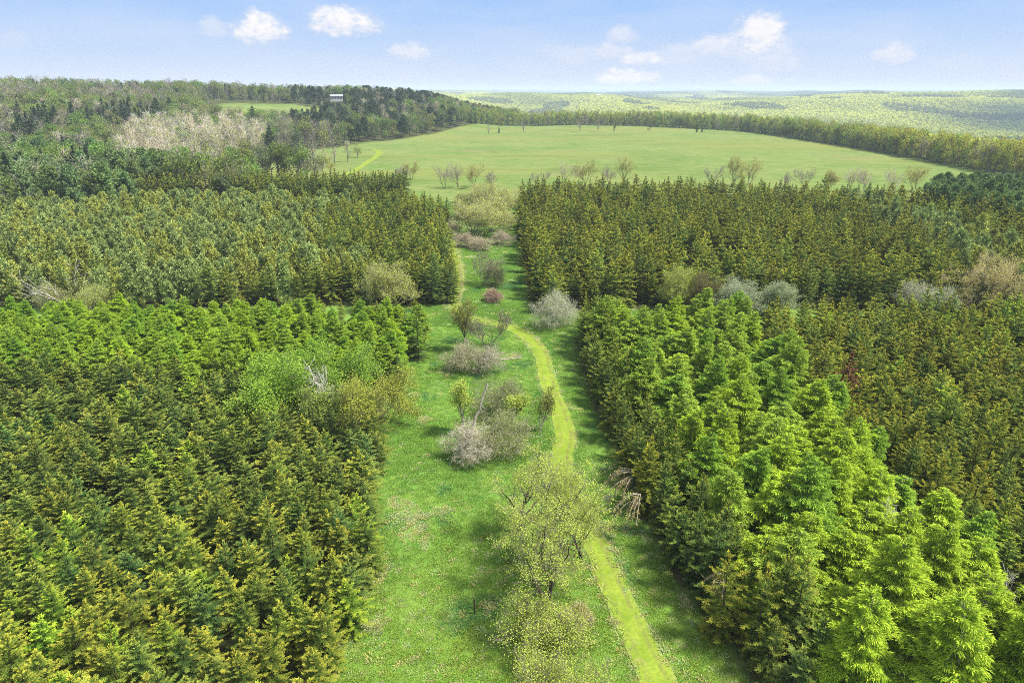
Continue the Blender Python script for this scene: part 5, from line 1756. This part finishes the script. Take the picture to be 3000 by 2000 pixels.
w = bpy.data.worlds.new('World')
S.world = w
w.use_nodes = True
nt = w.node_tree
nt.nodes.clear()
L = nt.links.new
sky = N(nt, 'ShaderNodeTexSky')
sky.sky_type = 'NISHITA'
sky.sun_disc = False
sky.sun_elevation = R(SUN_EL)
sky.sun_rotation = R(SUN_AZ)
sky.air_density = 1.0
sky.dust_density = 0.3
sky.ozone_density = 2.5
vec = N(nt, 'ShaderNodeTexCoord').outputs['Generated']
sx = N(nt, 'ShaderNodeSeparateXYZ')
L(vec, sx.inputs[0])
azn = mul(nt, sx.outputs[0], sx.outputs[1], 'ARCTAN2')
eln = N(nt, 'ShaderNodeMath')
eln.operation = 'ARCSINE'
L(sx.outputs[2], eln.inputs[0])
eln = eln.outputs[0]
cb = N(nt, 'ShaderNodeCombineXYZ')
L(azn, cb.inputs[0])
L(mul(nt, eln, 1.7), cb.inputs[1])
BGS = 0.13
EXPO = 1.2
LV = 1 / (BGS * 2 ** EXPO)
# the blue deepens with height, milky near the horizon
rampv = N(nt, 'ShaderNodeMapRange')
rampv.inputs['From Min'].default_value = 0.0
rampv.inputs['From Max'].default_value = R(6.8)
L(eln, rampv.inputs['Value'])
cr = N(nt, 'ShaderNodeValToRGB')
els = cr.color_ramp.elements
els[0].position, els[0].color = 0.0, (0.74, 0.79, 0.93, 1)
els[1].position, els[1].color = 1.0, (0.34, 0.57, 0.97, 1)
e = els.new(0.35)
e.color = (0.58, 0.72, 0.95, 1)
L(rampv.outputs[0], cr.inputs[0])
low = N(nt, 'ShaderNodeMix', data_type='RGBA', blend_type='MULTIPLY')
low.inputs[0].default_value = 1
L(cr.outputs[0], low.inputs[6])
low.inputs[7].default_value = (LV,) * 3 + (1,)
fade = N(nt, 'ShaderNodeMapRange')
fade.interpolation_type = 'SMOOTHSTEP'
fade.inputs['From Min'].default_value = R(7)
fade.inputs['From Max'].default_value = R(20)
L(eln, fade.inputs['Value'])
hi = mixc(nt, 0.55, sky.outputs[0], (1.0 * LV, 1.0 * LV, 0.96 * LV))      # thin bright cloud overhead
skyc = mixc(nt, fade.outputs[0], low.outputs[2], hi)
# cumulus clouds: bearing, elevation, half width, half height (photograph pixels), strength
wn = N(nt, 'ShaderNodeTexNoise', Scale=26.0, Detail=6.0, Roughness=0.6)
L(cb.outputs[0], wn.inputs['Vector'])
nzv = mul(nt, mul(nt, wn.outputs['Fac'], -0.5, 'ADD'), 2.6)
wn2 = N(nt, 'ShaderNodeTexNoise', Scale=75.0, Detail=5.0, Roughness=0.6)
L(cb.outputs[0], wn2.inputs['Vector'])
nzf = mul(nt, mul(nt, wn2.outputs['Fac'], -0.5, 'ADD'), 1.0)
cover = None
lit = None
CLOUDS = [(600, 72, 62, 34, 1.0), (790, 58, 70, 34, 1.0), (940, 122, 40, 24, 0.75), (492, 70, 30, 24, 0.5), (30, 95, 34, 22, 0.3), (1735, 90, 66, 48, 0.95), (1700, 120, 120, 40, 0.55), (1430, 88, 34, 26, 0.6), (1330, 128, 90, 24, 0.45), (1470, 138, 50, 20, 0.85), (1435, 182, 68, 24, 0.95), (1560, 130, 90, 26, 0.5), (1725, 190, 60, 18, 0.7), (2050, 125, 44, 24, 0.7), (2200, 150, 80, 18, 0.3), (1045, 165, 60, 18, 0.25), (1780, 150, 60, 24, 0.5), (1640, 112, 60, 24, 0.7), (1790, 110, 40, 30, 0.6), (1410, 120, 60, 20, 0.6), (640, 130, 160, 18, 0.16), (2330, 160, 60, 30, 0.3)]
for u, v, ru, rv, st in CLOUDS:
    d = ray(u, v)
    d = d / np.linalg.norm(d)
    a0, e0 = math.atan2(d[0], d[1]), math.asin(d[2])
    cs = math.cos(a0)
    ka, ke = 1.2 * ru * PS / FPX * cs * cs, 1.15 * rv * PS / FPX
    da = mul(nt, mul(nt, azn, -a0, 'ADD'), 1 / ka)
    de0 = mul(nt, mul(nt, eln, -e0, 'ADD'), 1 / ke)
    # flatter underneath
    de = mul(nt, mul(nt, de0, 0.0, 'MINIMUM'), 0.5)
    de = mul(nt, de0, de, 'ADD')
    rr = mul(nt, mul(nt, da, 2.0, 'POWER') if False else mul(nt, da, da), mul(nt, de, de), 'ADD')
    val = mul(nt, mul(nt, mul(nt, 1.0, rr, 'SUBTRACT'), nzv, 'ADD'), nzf, 'ADD')
    mr = N(nt, 'ShaderNodeMapRange')
    mr.interpolation_type = 'SMOOTHSTEP'
    mr.inputs['From Min'].default_value = -0.15
    mr.inputs['From Max'].default_value = 0.95
    mr.inputs['To Max'].default_value = st
    L(val, mr.inputs['Value'])
    far_ = N(nt, 'ShaderNodeMapRange')
    far_.interpolation_type = 'SMOOTHSTEP'
    far_.inputs['From Min'].default_value = 2.6
    far_.inputs['From Max'].default_value = 1.2
    L(rr, far_.inputs['Value'])
    cv = mul(nt, mr.outputs[0], far_.outputs[0])
    lt = mul(nt, cv, mul(nt, mul(nt, mul(nt, de0, 0.35), 0.62, 'ADD'), nzf, 'ADD'))
    cover = cv if cover is None else mul(nt, cover, cv, 'MAXIMUM')
    lit = lt if lit is None else mul(nt, lit, lt, 'MAXIMUM')
ccol = N(nt, 'ShaderNodeMapRange')
ccol.inputs['From Max'].default_value = 0.75
L(lit, ccol.inputs['Value'])
cloudc = mixc(nt, ccol.outputs[0], (0.66 * LV, 0.72 * LV, 0.88 * LV), (1.0 * LV, 0.98 * LV, 0.98 * LV))
# thin veil of high cloud
vn = N(nt, 'ShaderNodeTexNoise', Scale=5.0, Detail=5.0, Roughness=0.55)
vm = N(nt, 'ShaderNodeMapping')
vm.inputs['Scale'].default_value = (1, 3.0, 1)
L(cb.outputs[0], vm.inputs[0])
L(vm.outputs[0], vn.inputs['Vector'])
veil = N(nt, 'ShaderNodeMapRange')
veil.inputs['From Min'].default_value = 0.42
veil.inputs['From Max'].default_value = 0.75
veil.inputs['To Max'].default_value = 0.32
L(vn.outputs['Fac'], veil.inputs['Value'])
skyc = mixc(nt, veil.outputs[0], skyc, (0.80 * LV, 0.85 * LV, 0.95 * LV))
skyc = mixc(nt, cover, skyc, cloudc)
bg = N(nt, 'ShaderNodeBackground')
bg.inputs['Strength'].default_value = BGS
L(skyc, bg.inputs['Color'])
L(bg.outputs[0], N(nt, 'ShaderNodeOutputWorld').inputs[0])

S.view_settings.view_transform = 'Standard'
S.view_settings.look = 'None'
S.view_settings.exposure = EXPO
S.view_settings.gamma = 1
S.render.engine = 'CYCLES'
S.cycles.use_denoising = False
S.cycles.filter_width = 0.9
S.cycles.max_bounces = 5
S.cycles.diffuse_bounces = 3
S.cycles.glossy_bounces = 1
S.cycles.transmission_bounces = 3
S.cycles.volume_bounces = 0
S.cycles.caustics_reflective = False
S.cycles.caustics_refractive = False
